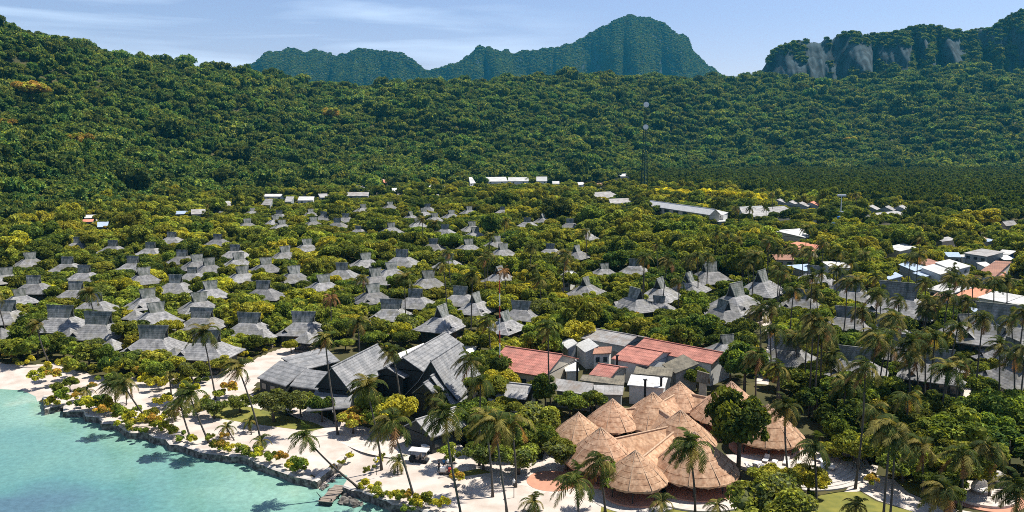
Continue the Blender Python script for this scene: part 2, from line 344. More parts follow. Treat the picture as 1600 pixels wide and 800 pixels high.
# hills: for each direction (photo column u) where the flat ends, where the ridge stands and the row of its tree tops
U_ = [-900, -300, 0, 100, 200, 300, 380, 450, 560, 700, 800, 950, 1000, 1100, 1200, 1300, 1400, 1500, 1600, 1900, 2500]
YR = [60, 10, 22, 47, 77, 101, 108, 116, 131, 126, 117, 118, 118, 121, 119, 126, 112, 108, 118, 120, 130]
D0 = [330, 380, 450, 520, 600, 690, 760, 810, 860, 940, 990, 1060, 1200, 1350, 1400, 1400, 1400, 1350, 1300, 1200, 1100]
D1 = [800, 900, 1000, 1080, 1170, 1280, 1360, 1430, 1530, 1640, 1720, 1850, 1900, 1980, 2020, 2040, 2040, 2020, 2000, 1950, 1900]
def top_angle(y): return np.tan(np.arctan((400 - np.asarray(y, float)) / FPX) - PITCH)
def terrain(X, Y):
    Ys = np.maximum(Y, 1.0); u = 800 + FPX * X / Ys; u = np.clip(u, -900, 2500)
    d0, d1 = np.interp(u, U_, D0), np.interp(u, U_, D1)
    hr = CAMH + top_angle(np.interp(u, U_, YR)) * d1 - 18
    t = (Ys - d0) / (d1 - d0)
    h = hr * np.where(t < 1, (0.55 * smooth01(t) + 0.45 * np.clip(t, 0, 1) ** 1.2), 1 - 0.55 * smooth01((Ys - d1) / 1500))
    n = fbm(X / 150 + 31, Y / 150 + 7, 3, 4) - 0.47
    gul = np.abs(vnoise(X / 190 + 5, Y / 420 + 3, 11) - 0.5)
    s = np.clip(t * 2.2, 0, 1) * np.clip((1.0 - t) * 3 + 0.18, 0.18, 1)
    h = h + np.where(t > 0, s * (n * 62 - (0.25 - gul) * 34 * np.clip(1 - np.abs(t - .5) * 2, 0, 1)), 0)
    return np.where(t > 0, np.maximum(h, 0.0), 0.0)

u = np.linspace(-1500, 3100, 400)
yrow = np.concatenate([np.linspace(900, 560, 200), np.linspace(557, 300, 130)])
dep = np.array([at(800, y).y for y in yrow])
dep = np.concatenate([[15, 40, 60, 75, 84], dep[dep > 85], np.geomspace(dep[-1] * 1.02, 2700, 120), np.geomspace(2800, 12000, 12)])
UU, DD = np.meshgrid(u, dep)
XX = (UU - 800) / FPX * DD; YY = DD
sd, sty = shore_dist(XX, YY); sea = inpoly(XX, YY, sea_poly); sgn = np.where(sea, sd, -sd)
zb = WATER - 0.085 * sgn; zw = np.where(sgn > -0.55, -2.6, 0.0); zi = WATER - 0.13 * sgn
ZZ = np.where(sty == 0, zb, np.where(sty == 1, zw, zi)); ZZ = np.clip(ZZ, -2.6, 0.0)
ZZ = np.where(DD > 300, 0.0, ZZ) + terrain(XX, YY)
nU, nD = len(u), len(dep)
I = np.arange(nU * nD).reshape(nD, nU)
F = np.stack([I[:-1, :-1], I[:-1, 1:], I[1:, 1:], I[1:, :-1]], -1).reshape(-1, 4)
gm = mat('forest_soil', (0.085, 0.075, 0.030), 0.95, col2=(0.040, 0.045, 0.018), scale=0.06, detail=9)
struct('ground', mesh_np('ground', np.stack([XX, YY, ZZ], -1).reshape(-1, 3), F, gm, smooth=True))

# water: one sheet; its own colour changes with the depth and the sea grass under it (fixed to the place)
wm = bpy.data.materials.new('lagoon_water'); wm.use_nodes = True; t = wm.node_tree; b = t.nodes['Principled BSDF']
geo = N(t, 'ShaderNodeNewGeometry')
at1 = N(t, 'ShaderNodeAttribute', attribute_name='depth')
n1 = N(t, 'ShaderNodeTexNoise'); n1.inputs['Scale'].default_value = 0.05; n1.inputs['Detail'].default_value = 6; t.links.new(geo.outputs['Position'], n1.inputs['Vector'])
ad = N(t, 'ShaderNodeMath', operation='MULTIPLY_ADD'); ad.inputs[1].default_value = 1.35; t.links.new(n1.outputs[0], ad.inputs[0]); t.links.new(at1.outputs['Fac'], ad.inputs[2])
cr = N(t, 'ShaderNodeValToRGB'); e = cr.color_ramp.elements
e[0].position = 0.20; e[0].color = (0.35, 0.43, 0.34, 1); e[1].position = 0.85; e[1].color = (0.070, 0.140, 0.185, 1)
for p, c in ((0.33, (0.19, 0.345, 0.285)), (0.48, (0.12, 0.26, 0.23)), (0.66, (0.085, 0.215, 0.215))):
    x = e.new(p); x.color = (*c, 1)
sc = N(t, 'ShaderNodeMath', operation='MULTIPLY'); sc.inputs[1].default_value = 0.5; t.links.new(ad.outputs[0], sc.inputs[0]); t.links.new(sc.outputs[0], cr.inputs[0])
n2 = N(t, 'ShaderNodeTexNoise'); n2.inputs['Scale'].default_value = 1.1; n2.inputs['Detail'].default_value = 5; n2.inputs['Roughness'].default_value = 0.7; t.links.new(geo.outputs['Position'], n2.inputs['Vector'])
mr = N(t, 'ShaderNodeMapRange'); mr.inputs[1].default_value = 0.3; mr.inputs[2].default_value = 0.7; mr.inputs[3].default_value = 0.80; mr.inputs[4].default_value = 1.2; t.links.new(n2.outputs[0], mr.inputs[0])
mu = N(t, 'ShaderNodeMixRGB', blend_type='MULTIPLY'); mu.inputs[0].default_value = 1; t.links.new(cr.outputs[0], mu.inputs[1]); t.links.new(mr.outputs[0], mu.inputs[2])
t.links.new(mu.outputs[0], b.inputs['Base Color'])
b.inputs['Roughness'].default_value = 0.12; b.inputs['IOR'].default_value = 1.33; b.inputs['Specular IOR Level'].default_value = 0.35
bp = N(t, 'ShaderNodeBump'); bp.inputs['Strength'].default_value = 0.35; bp.inputs['Distance'].default_value = 0.12
n3 = N(t, 'ShaderNodeTexNoise'); n3.inputs['Scale'].default_value = 1.6; n3.inputs['Detail'].default_value = 4; t.links.new(geo.outputs['Position'], n3.inputs['Vector'])
t.links.new(n3.outputs[0], bp.inputs['Height']); t.links.new(bp.outputs[0], b.inputs['Normal'])
wx = np.concatenate([[-9000, -2500, -900, -400], np.linspace(-200, 120, 140), [400, 1500, 9000]])
wy = np.concatenate([[-3000, -600, -100, 0, 40], np.linspace(70, 220, 110), [300, 400]])
WX, WY = np.meshgrid(wx, wy); wd, _ = shore_dist(WX, WY); wsea = inpoly(WX, WY, sea_poly)
I = np.arange(WX.size).reshape(WX.shape)
F = np.stack([I[:-1, :-1], I[:-1, 1:], I[1:, 1:], I[1:, :-1]], -1).reshape(-1, 4)
wme = mesh_np('water', np.stack([WX, WY, np.full(WX.shape, WATER)], -1).reshape(-1, 3), F, wm, smooth=True)
dep_ = np.where(wsea, wd, 0) / 26.0
dep_ = np.clip(dep_, 0, 1.0) * 0.62 + 0.9 * np.exp(-(((WX + 66) / 20) ** 2 + ((WY - 104) / 15) ** 2)) * 0.5
a = wme.attributes.new('depth', 'FLOAT', 'POINT'); a.data.foreach_set('value', dep_.astype(np.float32).ravel())
struct('water', wme)

# sheets laid on the ground
def ground_sheet(name, pix, m, z=0.012, skirt=None):
    P = [at(x, y, z) for x, y in pix]
    bm = bmesh.new(); vs = [bm.verts.new(p) for p in P]; f = bm.faces.new(vs)
    if f.normal.z < 0: f.normal_flip()
    bmesh.ops.triangulate(bm, faces=[f]); me = bpy.data.meshes.new(name); bm.to_mesh(me); bm.free(); me.materials.append(m)
    return struct(name, me)
def band(name, pts, w, m, z=0.02):
    P = [at(x, y, z) for x, y in pts]; V = []; F = []
    # smooth the line
    Q = []
    for i in range(len(P) - 1):
        a, b_, c, d = P[max(i - 1, 0)], P[i], P[i + 1], P[min(i + 2, len(P) - 1)]
        for k in range(6):
            s = k / 6; Q.append(0.5 * ((2 * b_) + (c - a) * s + (2 * a - 5 * b_ + 4 * c - d) * s * s + (3 * b_ - a - 3 * c + d) * s ** 3))
    Q.append(P[-1])
    for i, p in enumerate(Q):
        d = (Q[min(i + 1, len(Q) - 1)] - Q[max(i - 1, 0)]); n = Vector((-d.y, d.x, 0)).normalized() * w / 2
        V += [p - n, p + n]
    for i in range(len(Q) - 1): F.append((2 * i, 2 * i + 2, 2 * i + 3, 2 * i + 1))
    return struct(name, mesh_np(name, V, F, m))
SAND_Z = 0.008
sand_px = [(-700, 548), (-200, 556), (0, 566), (50, 570), (95, 566), (140, 585), (210, 590), (262, 590), (300, 592), (340, 585), (398, 560), (432, 545), (470, 540), (470, 560), (430, 580), (400, 600), (388, 628), (470, 655), (520, 660), (600, 668), (690, 690), (745, 705), (850, 720), (905, 730), (960, 745), (1010, 800), (1050, 860), (1000, 900)]
# sand: follows the ground (beach slope), so it is a cut of a fine grid a few millimetres over it
gx = np.linspace(-190, 60, 420); gy = np.linspace(85, 200, 260); GX, GY = np.meshgrid(gx, gy)
sd2, st2 = shore_dist(GX, GY); se2 = inpoly(GX, GY, sea_poly); sg = np.where(se2, sd2, -sd2)
zs = np.where(st2 == 0, WATER - 0.085 * sg, np.where(st2 == 1, np.where(sg > -0.3, -2.6, 0), WATER - 0.13 * sg)); zs = np.clip(zs, -2.6, 0) + 0.06
spw = [(at(x, y).x, at(x, y).y) for x, y in sand_px] + [(0, 80), (-300, 80)]
nzz = (fbm(GX / 6, GY / 6, 21) - 0.47) * 5
keep = inpoly(GX + nzz, GY + nzz, spw) & ((sg < 14) & ((st2 != 1) | (sg < -0.3)))
kc = keep[:-1, :-1] & keep[1:, :-1] & keep[:-1, 1:] & keep[1:, 1:]
I = np.arange(GX.size).reshape(GX.shape)
F = np.stack([I[:-1, :-1], I[:-1, 1:], I[1:, 1:], I[1:, :-1]], -1)[kc]
used = np.unique(F); remap = np.zeros(GX.size, int); remap[used] = np.arange(len(used))
struct('beach_sand', mesh_np('beach_sand', np.stack([GX, GY, zs], -1).reshape(-1, 3)[used], remap[F], M['sand'], smooth=True))
def SZ(x, y): return 0.0
lawns = [[(318, 634), (345, 627), (392, 636), (440, 648), (490, 660), (508, 668), (486, 674), (440, 668), (380, 660), (332, 652)],
         [(1278, 775), (1299, 769), (1344, 768), (1368, 783), (1410, 795), (1450, 806), (1430, 850), (1240, 850)],
         [(940, 790), (1010, 792), (1100, 786), (1150, 776), (1165, 800), (1160, 850), (930, 850)],
         [(1196, 512), (1214, 512), (1222, 530), (1219, 552), (1208, 552), (1210, 532)],
         [(705, 740), (748, 732), (770, 738), (720, 745)], [(862, 690), (866, 672), (880, 680), (884, 692), (868, 700)], [(1400, 750), (1440, 745), (1452, 780), (1420, 770)]]
for i, l in enumerate(lawns): ground_sheet('lawn', l, M['lawn'], 0.075)
ground_sheet('garden_path', [(1316, 772), (1330, 757), (1352, 740), (1362, 726), (1372, 728), (1368, 742), (1398, 750), (1420, 770), (1470, 792), (1520, 800), (1520, 850), (1450, 850), (1446, 806), (1410, 794), (1372, 782), (1345, 767)], M['paving'], 0.03)
band('garden_path', [(1198, 470), (1193, 492), (1203, 515), (1209, 535), (1203, 558), (1194, 580), (1190, 600)], 2.6, M['paving'])
band('garden_path', [(1488, 575), (1499, 600), (1508, 625), (1470, 640), (1430, 650)], 3.2, M['paving'])
band('garden_path', [(-20, 505), (30, 498), (75, 489), (110, 487)], 2.2, M['paving'])
band('garden_path', [(745, 705), (728, 690), (712, 715), (702, 745)], 3.0, M['paving'], 0.085)
band('garden_path', [(840, 770), (850, 750), (862, 735), (858, 720), (862, 700)], 2.0, M['paving'], 0.08)
band('village_lane', [(1470, 400), (1540, 372), (1600, 355), (1700, 330)], 9, mat('dry_earth', (0.42, 0.33, 0.24), 0.95, 0.25, 0.2))
band('village_lane', [(1120, 352), (1180, 348), (1230, 347), (1290, 340)], 7, mat('pale_road', (0.55, 0.50, 0.44), 0.95, 0.2, 0.3))
band('beach_road', [(395, 628), (460, 640), (520, 672), (580, 700), (640, 712), (700, 735), (800, 745), (900, 770)], 4.0, M['paving'], 0.07)
# seawalls: a thick rough wall with a pale coping
def seawall(pix, coping, label):
    P = [at(x, y, WATER) for x, y in pix]; n = len(P); V = []; Vc = []
    Q = []
    for i in range(n - 1):
        L = (P[i + 1] - P[i]).length; k = max(1, int(L / 1.2))
        for j in range(k): Q.append(P[i].lerp(P[i + 1], j / k))
    Q.append(P[-1]); prof = [(-0.15, -2.7), (0.0, -1.6), (-0.12, -0.55), (-0.18, 0.05), (-0.45, 0.16), (-0.95, 0.14), (-1.1, -0.4)]
    for i, p in enumerate(Q):
        d = Q[min(i + 1, len(Q) - 1)] - Q[max(i - 1, 0)]; nn = Vector((d.y, -d.x, 0)).normalized()   # towards the sea
        for a_, z_ in prof:
            w = p + nn * (a_ + random.uniform(-.16, .16)); V.append((w.x, w.y, z_ + random.uniform(-.08, .08)))
    k = len(prof); F = []; mi = []
    for i in range(len(Q) - 1):
        for j in range(k - 1):
            F.append((i * k + j, (i + 1) * k + j, (i + 1) * k + j + 1, i * k + j + 1)); mi.append(1 if j >= 3 and coping else 0)
    F += [tuple(range(k)), tuple(range((len(Q)) * k - 1, (len(Q) - 1) * k - 1, -1))]; mi += [0, 0]
    me = mesh_np('seawall', np.array(V) - np.array(P[0])[None, :], F, [M['stone'], M['concrete']], mi)
    o = thing('seawall', P[0], 0, me)
    note(o, '', 'seawall', 'stone seawalls along the lagoon', label=label)
seawall(wall1, True, 'dark zigzag stone seawall with pale coping west of the sandy inlet')
seawall(wall2, True, 'dark stone seawall with pale coping east of the sandy inlet')
seawall([(496, 764), (503, 757), (528, 738), (552, 714)], True, 'low rough stone wall lining the west side of the sandy inlet')
# ------------------------------------------------------------------ bungalows with tall ridge roofs
BOX = []     # (x0, y0, x1, y1, depth, X, Y, radius): roofs that trees must not cover, and their footprints
EXCL = []    # pixel polygons on the ground that stay free of trees
def loft(rings, closed_top=True):
    V = []; F = []
    for r in rings: V += r
    n = len(rings[0])
    for i in range(len(rings) - 1):
        for k in range(n): F.append((i * n + k, i * n + (k + 1) % n, (i + 1) * n + (k + 1) % n, (i + 1) * n + k))
    F.append(tuple(range(n - 1, -1, -1)))
    if closed_top: F.append(tuple((len(rings) - 1) * n + k for k in range(n)))
    return V, F
def rect(x, y, z): return [(-x, -y, z), (x, -y, z), (x, y, z), (-x, y, z)]
def bungalow_parts(near, seed, wide=1.0):
    r = random.Random(seed)
    P = []
    m = MB(); V, F = loft([rect(5.35, 4.45, 2.35), rect(5.4, 4.5, 2.52), rect(3.7, 2.75, 3.55), rect(2.15, 1.3, 4.75), rect(1.9, 1.05, 4.85)]); m.add(V, F)
    P.append(('roof', m.mesh('roof', M['shingle'])))
    m = MB()
    for s in (-1, 1):   # two steep panels, wider at the ridge
        a = [(-1.62, s * 1.12, 4.5), (1.62, s * 1.12, 4.5), (1.74, s * 0.62, 5.7), (-1.74, s * 0.62, 5.7)]
        b = [(-1.74, s * 0.62, 5.7), (1.74, s * 0.62, 5.7), (2.1, s * 0.06, 7.15), (-2.1, s * 0.06, 7.15)]
        a = [(x * wide, y, z) for x, y, z in a]; b = [(x * wide, y, z) for x, y, z in b]; th = 0.16
        for q in (a, b):
            o = [(x, y - s * th, z) for x, y, z in q]; m.add(q + o, [(0, 1, 2, 3), (7, 6, 5, 4), (0, 4, 5, 1), (1, 5, 6, 2), (2, 6, 7, 3), (3, 7, 4, 0)])
    m.box((0, 0, 7.20), (4.26 * wide, 0.2, 0.14))
    P.append(('ridge_roof', m.mesh('ridge_roof', M['panel'])))
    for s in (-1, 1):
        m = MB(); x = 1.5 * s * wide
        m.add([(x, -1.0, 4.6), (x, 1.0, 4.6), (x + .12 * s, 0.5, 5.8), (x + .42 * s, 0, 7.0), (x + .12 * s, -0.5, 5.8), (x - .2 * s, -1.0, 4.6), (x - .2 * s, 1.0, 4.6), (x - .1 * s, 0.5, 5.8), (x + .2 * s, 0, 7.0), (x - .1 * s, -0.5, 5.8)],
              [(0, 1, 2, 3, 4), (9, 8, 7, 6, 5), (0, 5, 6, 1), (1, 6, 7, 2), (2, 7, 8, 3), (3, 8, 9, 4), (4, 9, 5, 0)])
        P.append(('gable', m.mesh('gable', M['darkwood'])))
    m = MB(); m.box((0, 0, 1.27), (8.3, 6.4, 2.54)); P.append(('wall', m.mesh('wall', M['wallwood'])))
    if near:
        m = MB(); m.box((-.6, -3.23, 1.05), (1.0, .08, 2.1)); P.append(('door', m.mesh('door', M['door'])))
        for x in (-2.8, 1.6, 3.2):
            m = MB(); m.box((x, -3.23, 1.4), (1.1, .07, 1.2)); P.append(('window', m.mesh('window', M['glass'])))
        for s in (-1, 1):
            m = MB(); m.box((4.18 * s, .3, 1.4), (.07, 1.6, 1.2)); P.append(('window', m.mesh('window', M['glass'])))
        m = MB(); m.box((0, -3.9, .22), (8.0, 1.3, .44)); P.append(('deck', m.mesh('deck', M['wood'])))
        # gablet vent on the hip roof: a little roof over a dark triangle
        m = MB(); x0 = -3.1; y0 = -3.45
        m.add([(x0 - .75, y0 - .25, 3.05), (x0, y0 - .25, 3.75), (x0 + .75, y0 - .25, 3.05), (x0 - .75, y0 + 1.2, 3.3), (x0, y0 + 1.6, 3.75), (x0 + .75, y0 + 1.2, 3.3)], [(0, 1, 4, 3), (1, 2, 5, 4)])
        P.append(('gablet', m.mesh('gablet', M['shingle'])))
        m = MB(); m.add([(x0 - .6, y0 - .1, 3.06), (x0, y0 - .1, 3.68), (x0 + .6, y0 - .1, 3.06), (x0, y0 + .8, 3.2)], [(0, 2, 1), (0, 1, 3), (1, 2, 3), (0, 3, 2)])
        P.append(('vent', m.mesh('vent', M['darkwood'])))
    return P
BP = {(True, 0): bungalow_parts(True, 1), (False, 0): bungalow_parts(False, 2), (True, 1): bungalow_parts(True, 3, 1.4), (False, 1): bungalow_parts(False, 4, 1.3)}
ADJ = {'F': 'shaded ridge panel', 'L': 'sunlit ridge panel', 'S': 'tall dark gable showing', 'G': 'dark gable facing the sea', 'D': 'big shaded ridge panel'}
def bungalow(x, y, typ, sc=1.0, rot=None, hide=False):
    """x, y: the pixel of the middle of the ridge"""
    p = at(x, y, 7.2 * sc * 1.06); near = p.y < 230
    a = {'F': R_(-17), 'L': R_(27), 'S': R_(62), 'G': R_(-58), 'D': R_(-20)}[typ] if rot is None else R_(rot)
    a += random.uniform(-.06, .06) + math.atan2(-p.x, p.y) * 0.5
    sc *= 1.06
    t = thing('bungalow', (p.x, p.y, 0), a); t.scale = (sc, sc, sc * random.uniform(.97, 1.03))
    own = {}
    for n, me in BP[(near, 1 if typ in 'FD' and p.y < 215 else 0)]:
        own[n] = part(n, me, own['ridge_roof'] if n == 'gable' else own['gablet'] if n == 'vent' else t)
    note(t, 'grey bungalow with ' + ADJ[typ], 'bungalow', 'grey ridge roofed bungalows of the resort', (x, y))
    bx = [proj(p.x + dx * sc, p.y + dy * sc, z * sc) for dx, dy, z in ((-5.6, -4.2, 2.4), (5.6, -4.2, 2.4), (-2.2, 0, 7.2), (2.2, 0, 7.2))]
    BOX.append((min(b[0] for b in bx), min(b[1] for b in bx), max(b[0] for b in bx), max(b[1] for b in bx), p.y, p.x, p.y, 5.0 * sc, 0))
    return t
BUN = """122 370 F;176 376 F;46 394 L;105 401 F;235 379 F;207 401 F;224 418 L;8 417 L;52 431 F;131 415 F;118 439 F;230 452 L;147 458 F;-14 398 F;268 362 F;30 452 L .8;394 325 L .8;386 341 L;436 328 F;
430 336 L;440 343 L;489 339 L;506 330 F;527 341 F;479 373 L;445 384 L;340 365 F;367 382 F;372 395 L;415 402 L;378 415 L;459 416 L;284 390 F;307 398 L;326 404 L;274 430 F;485 326 L .9;505 428 L;540 333 F;567 319 L;
609 315 L;641 330 S;668 318 F;662 325 L;653 341 L;679 333 L;705 328 L;733 322 L;695 351 F;611 348 L;737 346 L;742 355 L;677 372 F;732 373 L;628 390 F 1.15;571 395 L;534 411 F;586 420 L;611 409 L;669 423 L;700 396 F;
775 369 L;786 380 L;785 323 F .8;780 415 S;824 340 F;848 334 S;891 341 F;917 357 S;901 383 S;944 411 L .8;992 404 F;915 433 S;328 438 L;311 457 L;315 479 F;411 439 F;389 487 F;474 487 F;322 514 F 1.1;94 478 F 1.12;153 488 F 1.12;239 507 F 1.12;243 472 L;
582 444 L;649 450 F;611 467 F;690 477 S 1.1;743 458 S;719 447 F;788 487 S .9;814 470 F .9;1031 433 S 1.2;1076 424 S 1.2;1109 410 L 1.25;1190 422 S 1.35;1150 442 L 1.4 48;993 449 G 1.15;1131 468 G 1.0;1253 451 F 1.05;1273 414 F 1.1;1322 430 F 1.05;1406 440 D 1.6;1566 475 D 1.65;
1390 492 F;1561 510 G 1.05 -72;1583 530 G 1.05 -72;1593 556 G 1.05 -72;1462 545 F 1.1;1232 526 F 1.05;1338 542 F 1.05;1325 480 F;1400 520 F;1136 522 L .8;1510 490 L;1335 442 F;4 468 F 1.1;1030 462 F .8;860 380 F .9;560 352 F .8;300 418 F .8"""
for rec in BUN.replace('\n', '').split(';'):
    q = rec.split()
    bungalow(float(q[0]), float(q[1]), q[2], float(q[3]) if len(q) > 3 else 1.0, float(q[4]) if len(q) > 4 else None)

# small pyramid pavilions beside the front bungalows
def pavilion_parts():
    P = []
    m = MB(); V, F = loft([rect(2.6, 2.6, 2.35), rect(2.65, 2.65, 2.48), rect(1.3, 1.3, 3.5), rect(.08, .08, 4.6)]); m.add(V, F); P.append(('roof', m.mesh('roof', M['shingle'])))
    for sx in (-1, 1):
        for sy in (-1, 1):
            m = MB(); m.box((1.9 * sx, 1.9 * sy, 1.2), (.16, .16, 2.4)); P.append(('post', m.mesh('post', M['darkwood'])))
    m = MB(); m.box((0, 0, .25), (4.2, 4.2, .5)); P.append(('deck', m.mesh('deck', M['wood'])))
    m = MB(); m.box((0, -1.95, .9), (3.7, .08, .12)); m.box((0, -1.95, .7), (3.7, .06, .06)); m.box((1.95, 0, .9), (.08, 3.7, .12)); P.append(('railing', m.mesh('railing', M['darkwood'])))
    return P
PP = pavilion_parts()
for x, y in ((109, 512), (211, 484), (174, 529), (273, 543), (311, 506), (410, 514), (479, 518), (2, 512)):
    p = at(x, y, 4.6); t = thing('garden_pavilion', (p.x, p.y, 0), R_(-28 + random.uniform(-5, 5)) + math.atan2(-p.x, p.y) * .5)
    for n, me in PP: part(n, me, t)
    note(t, 'small grey pyramid roofed pavilion', 'pavilion', 'pyramid roofed pavilions beside the front bungalows', (x, y))
    a, b = proj(p.x - 2.6, p.y - 2, 2.4), proj(p.x + 2.6, p.y, 4.6)
    BOX.append((a[0], b[1], b[0], a[1], p.y, p.x, p.y, 2.6, .3))

# ------------------------------------------------------------------ sheds: a roof plate from its four corners, walls under it
def shed(name, corners, zb, zf, roofm, wallm, desc, cat, win=0, th=0.18, label=None, wall=True, group=None, inset=0.35, maxd=None):
    """corners in photo pixels: back left, back right, front right, front left; zb and zf: their heights"""
    z = [zb, zb, zf, zf] if not isinstance(zb, (list, tuple)) else zb
    Q = [at(x, y, zz) for (x, y), zz in zip(corners, z)]
    if maxd:
        yf_ = (Q[2].y + Q[3].y) / 2
        for i in (0, 1):
            if Q[i].y - yf_ > maxd:
                d = ray(*corners[i]); yy = yf_ + maxd; zz = min(CAMH + d[2] * yy / d[1], z[2] + 7.5); Q[i] = at(*corners[i], zz)
        z = [(Q[0].z + Q[1].z) / 2] * 2 + list(z[2:])
    c = sum((Vector((q.x, q.y, 0)) for q in Q), Vector()) / 4
    d = (Q[2] - Q[3]) + (Q[1] - Q[0]); ang = math.atan2(d.y, d.x)
    t = thing(name, c, ang); Rm = Matrix.Rotation(-ang, 3, 'Z')
    L = [Rm @ (q - c) for q in Q]
    # square the plan
    x0 = (L[0].x + L[3].x) / 2; x1 = (L[1].x + L[2].x) / 2; yb = (L[0].y + L[1].y) / 2; yf = (L[2].y + L[3].y) / 2
    k = 0.55
    xs = [L[0].x * (1 - k) + x0 * k, L[1].x * (1 - k) + x1 * k, L[2].x * (1 - k) + x1 * k, L[3].x * (1 - k) + x0 * k]
    L = [Vector((xs[0], yb, z[0])), Vector((xs[1], yb, z[1])), Vector((xs[2], yf, z[2])), Vector((xs[3], yf, z[3]))]
    m = MB(); m.slab([L[3], L[2], L[1], L[0]], th); part('roof', m.mesh('roof', roofm), t)
    if wall:
        cc = sum(L, Vector()) / 4
        B = [Vector((l.x + (inset if l.x < cc.x else -inset), l.y + (inset if l.y < cc.y else -inset), l.z - th - .01)) for l in L]
        m = MB(); V = [(b.x, b.y, 0) for b in B] + [tuple(b) for b in B]
        m.add(V, [(0, 1, 5, 4), (1, 2, 6, 5), (2, 3, 7, 6), (3, 0, 4, 7), (7, 4, 5, 6)]); part('wall', m.mesh('wall', wallm), t)
        hh = B[3].z
        for i in range(win):
            f = (i + .5) / win; x = B[3].x * (1 - f) + B[2].x * f; w = min(1.6, abs(B[2].x - B[3].x) / win * .5)
            m = MB(); m.box((x, B[3].y - .03, max(1.3, hh - 1.25)), (w, .1, 1.1)); part('window', m.mesh('window', M['glass']), t)
    n = proj(*c); note(t, desc, cat, group, (sum(p[0] for p in corners) / 4, sum(p[1] for p in corners) / 4), label)
    xsx = [p[0] for p in corners]; ys = [p[1] for p in corners]
    low = proj(c.x, min(q.y for q in Q), min(z) * .35)[1]
    BOX.append((min(xsx), min(ys), max(xsx), max(max(ys), low), min(q.y for q in Q), c.x, c.y, max(3, 0.42 * min((L[1] - L[0]).length + (L[2] - L[1]).length, 26)), .10))
    return t
def gable(name, r0, r1, e, zr, ze, roofm, wallm, desc, cat, win=0, curve=0.0, gab=True, label=None, group=None, over=0.5, back=1.0, th=0.16, z0=0.0, slatdoor=False):
    """r0, r1: the two ends of the ridge, e: a point of the front eave (pixels)"""
    A, B_, E = at(*r0, zr), at(*r1, zr), at(*e, ze)
    d = (B_ - A); ang = math.atan2(d.y, d.x); Rm = Matrix.Rotation(-ang, 3, 'Z'); c = (A + B_) / 2; c.z = 0
    L = d.length / 2; w = abs((Rm @ (E - c)).y); sgn = 1 if (Rm @ (E - c)).y < 0 else -1
    t = thing(name, c, ang)
    m = MB()
    for s in (-1, 1):
        ww = w * (back if s == sgn else 1.0); zz = ze if s != sgn else zr - (zr - ze) * back
        prof = [(0, zr), (ww * .5, zr - (zr - zz) * (.5 + curve)), (ww, zz)]
        for (a, za), (b, zb_) in zip(prof[:-1], prof[1:]):
            q = [(-L, s * a, za), (L, s * a, za), (L, s * b, zb_), (-L, s * b, zb_)]
            m.add(q + [(x, y, z - th) for x, y, z in q], [(0, 1, 2, 3), (7, 6, 5, 4), (0, 4, 5, 1), (1, 5, 6, 2), (2, 6, 7, 3), (3, 7, 4, 0)])
    m.box((0, 0, zr + .06), (2 * L + .1, .3, .16)); part('roof', m.mesh('roof', roofm), t)
    lw = w - over; zt = ze + .02
    m = MB(); m.box((0, 0, (zt + z0) / 2 - .15), (2 * L - 2 * over, 2 * lw, zt - z0 - .3)); part('wall', m.mesh('wall', wallm), t)
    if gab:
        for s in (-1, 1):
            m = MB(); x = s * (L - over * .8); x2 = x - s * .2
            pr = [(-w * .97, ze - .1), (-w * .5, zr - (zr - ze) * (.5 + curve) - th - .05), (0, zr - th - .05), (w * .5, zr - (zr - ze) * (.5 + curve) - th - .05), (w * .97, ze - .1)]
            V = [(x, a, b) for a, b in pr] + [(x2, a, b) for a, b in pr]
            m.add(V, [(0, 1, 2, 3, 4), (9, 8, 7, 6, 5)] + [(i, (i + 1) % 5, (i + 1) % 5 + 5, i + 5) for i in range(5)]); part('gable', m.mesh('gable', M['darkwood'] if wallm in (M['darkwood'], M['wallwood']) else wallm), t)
    for i in range(win):
        for s in ((-1, 1) if win < 8 else (-1,)):
            f = (i + .5) / win; x = -L + over + (2 * L - 2 * over) * f
            m = MB(); m.box((x, s * (lw + .03), zt * .5), (min(1.5, 1.0 * L / win), .1, 1.2)); part('window', m.mesh('window', M['glass']), t)
    note(t, desc, cat, group, ((r0[0] + r1[0] + e[0]) / 3, (r0[1] + r1[1] + e[1]) / 3), label)
    xs = [r0[0], r1[0], e[0]]; ys = [r0[1], r1[1], e[1]]
    BOX.append((min(xs), min(ys), max(xs), max(max(ys), proj(c.x, c.y - w, ze * .4)[1]), c.y - w, c.x, c.y, max(3, .5 * (w + L)), .12))
    return t

# the main halls
BG = M['bigshingle']; DW = M['darkwood']
shed('reception_wing', [(441, 560), (510, 541), (530, 566), (469, 577)], 5.6, 4.2, BG, DW, '', 'hall', label='low grey roofed wing behind the courtyard of the reception halls')
shed('reception_wing', [(443, 561), (471, 575), (455, 602), (396, 592)], 5.4, 3.2, BG, DW, '', 'hall', win=3, label='broad low grey roof at the west end of the reception halls')
shed('reception_wing', [(471, 576), (513, 580), (497, 610), (456, 602)], 5.2, 3.2, BG, DW, '', 'hall', win=2, label='grey hip roof wing next to the big shaded gable')
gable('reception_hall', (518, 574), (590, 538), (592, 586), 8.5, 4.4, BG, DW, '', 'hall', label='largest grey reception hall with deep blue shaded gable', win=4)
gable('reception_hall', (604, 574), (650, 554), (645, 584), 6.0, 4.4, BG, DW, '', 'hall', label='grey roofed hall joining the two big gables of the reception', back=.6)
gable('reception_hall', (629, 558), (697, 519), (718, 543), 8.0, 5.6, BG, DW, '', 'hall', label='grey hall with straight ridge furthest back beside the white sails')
gable('reception_hall', (673, 564), (718, 535), (726, 616), 10.5, 4.0, BG, DW, '', 'hall', curve=.10, label='tall steep grey hall with curved roof and black gable')
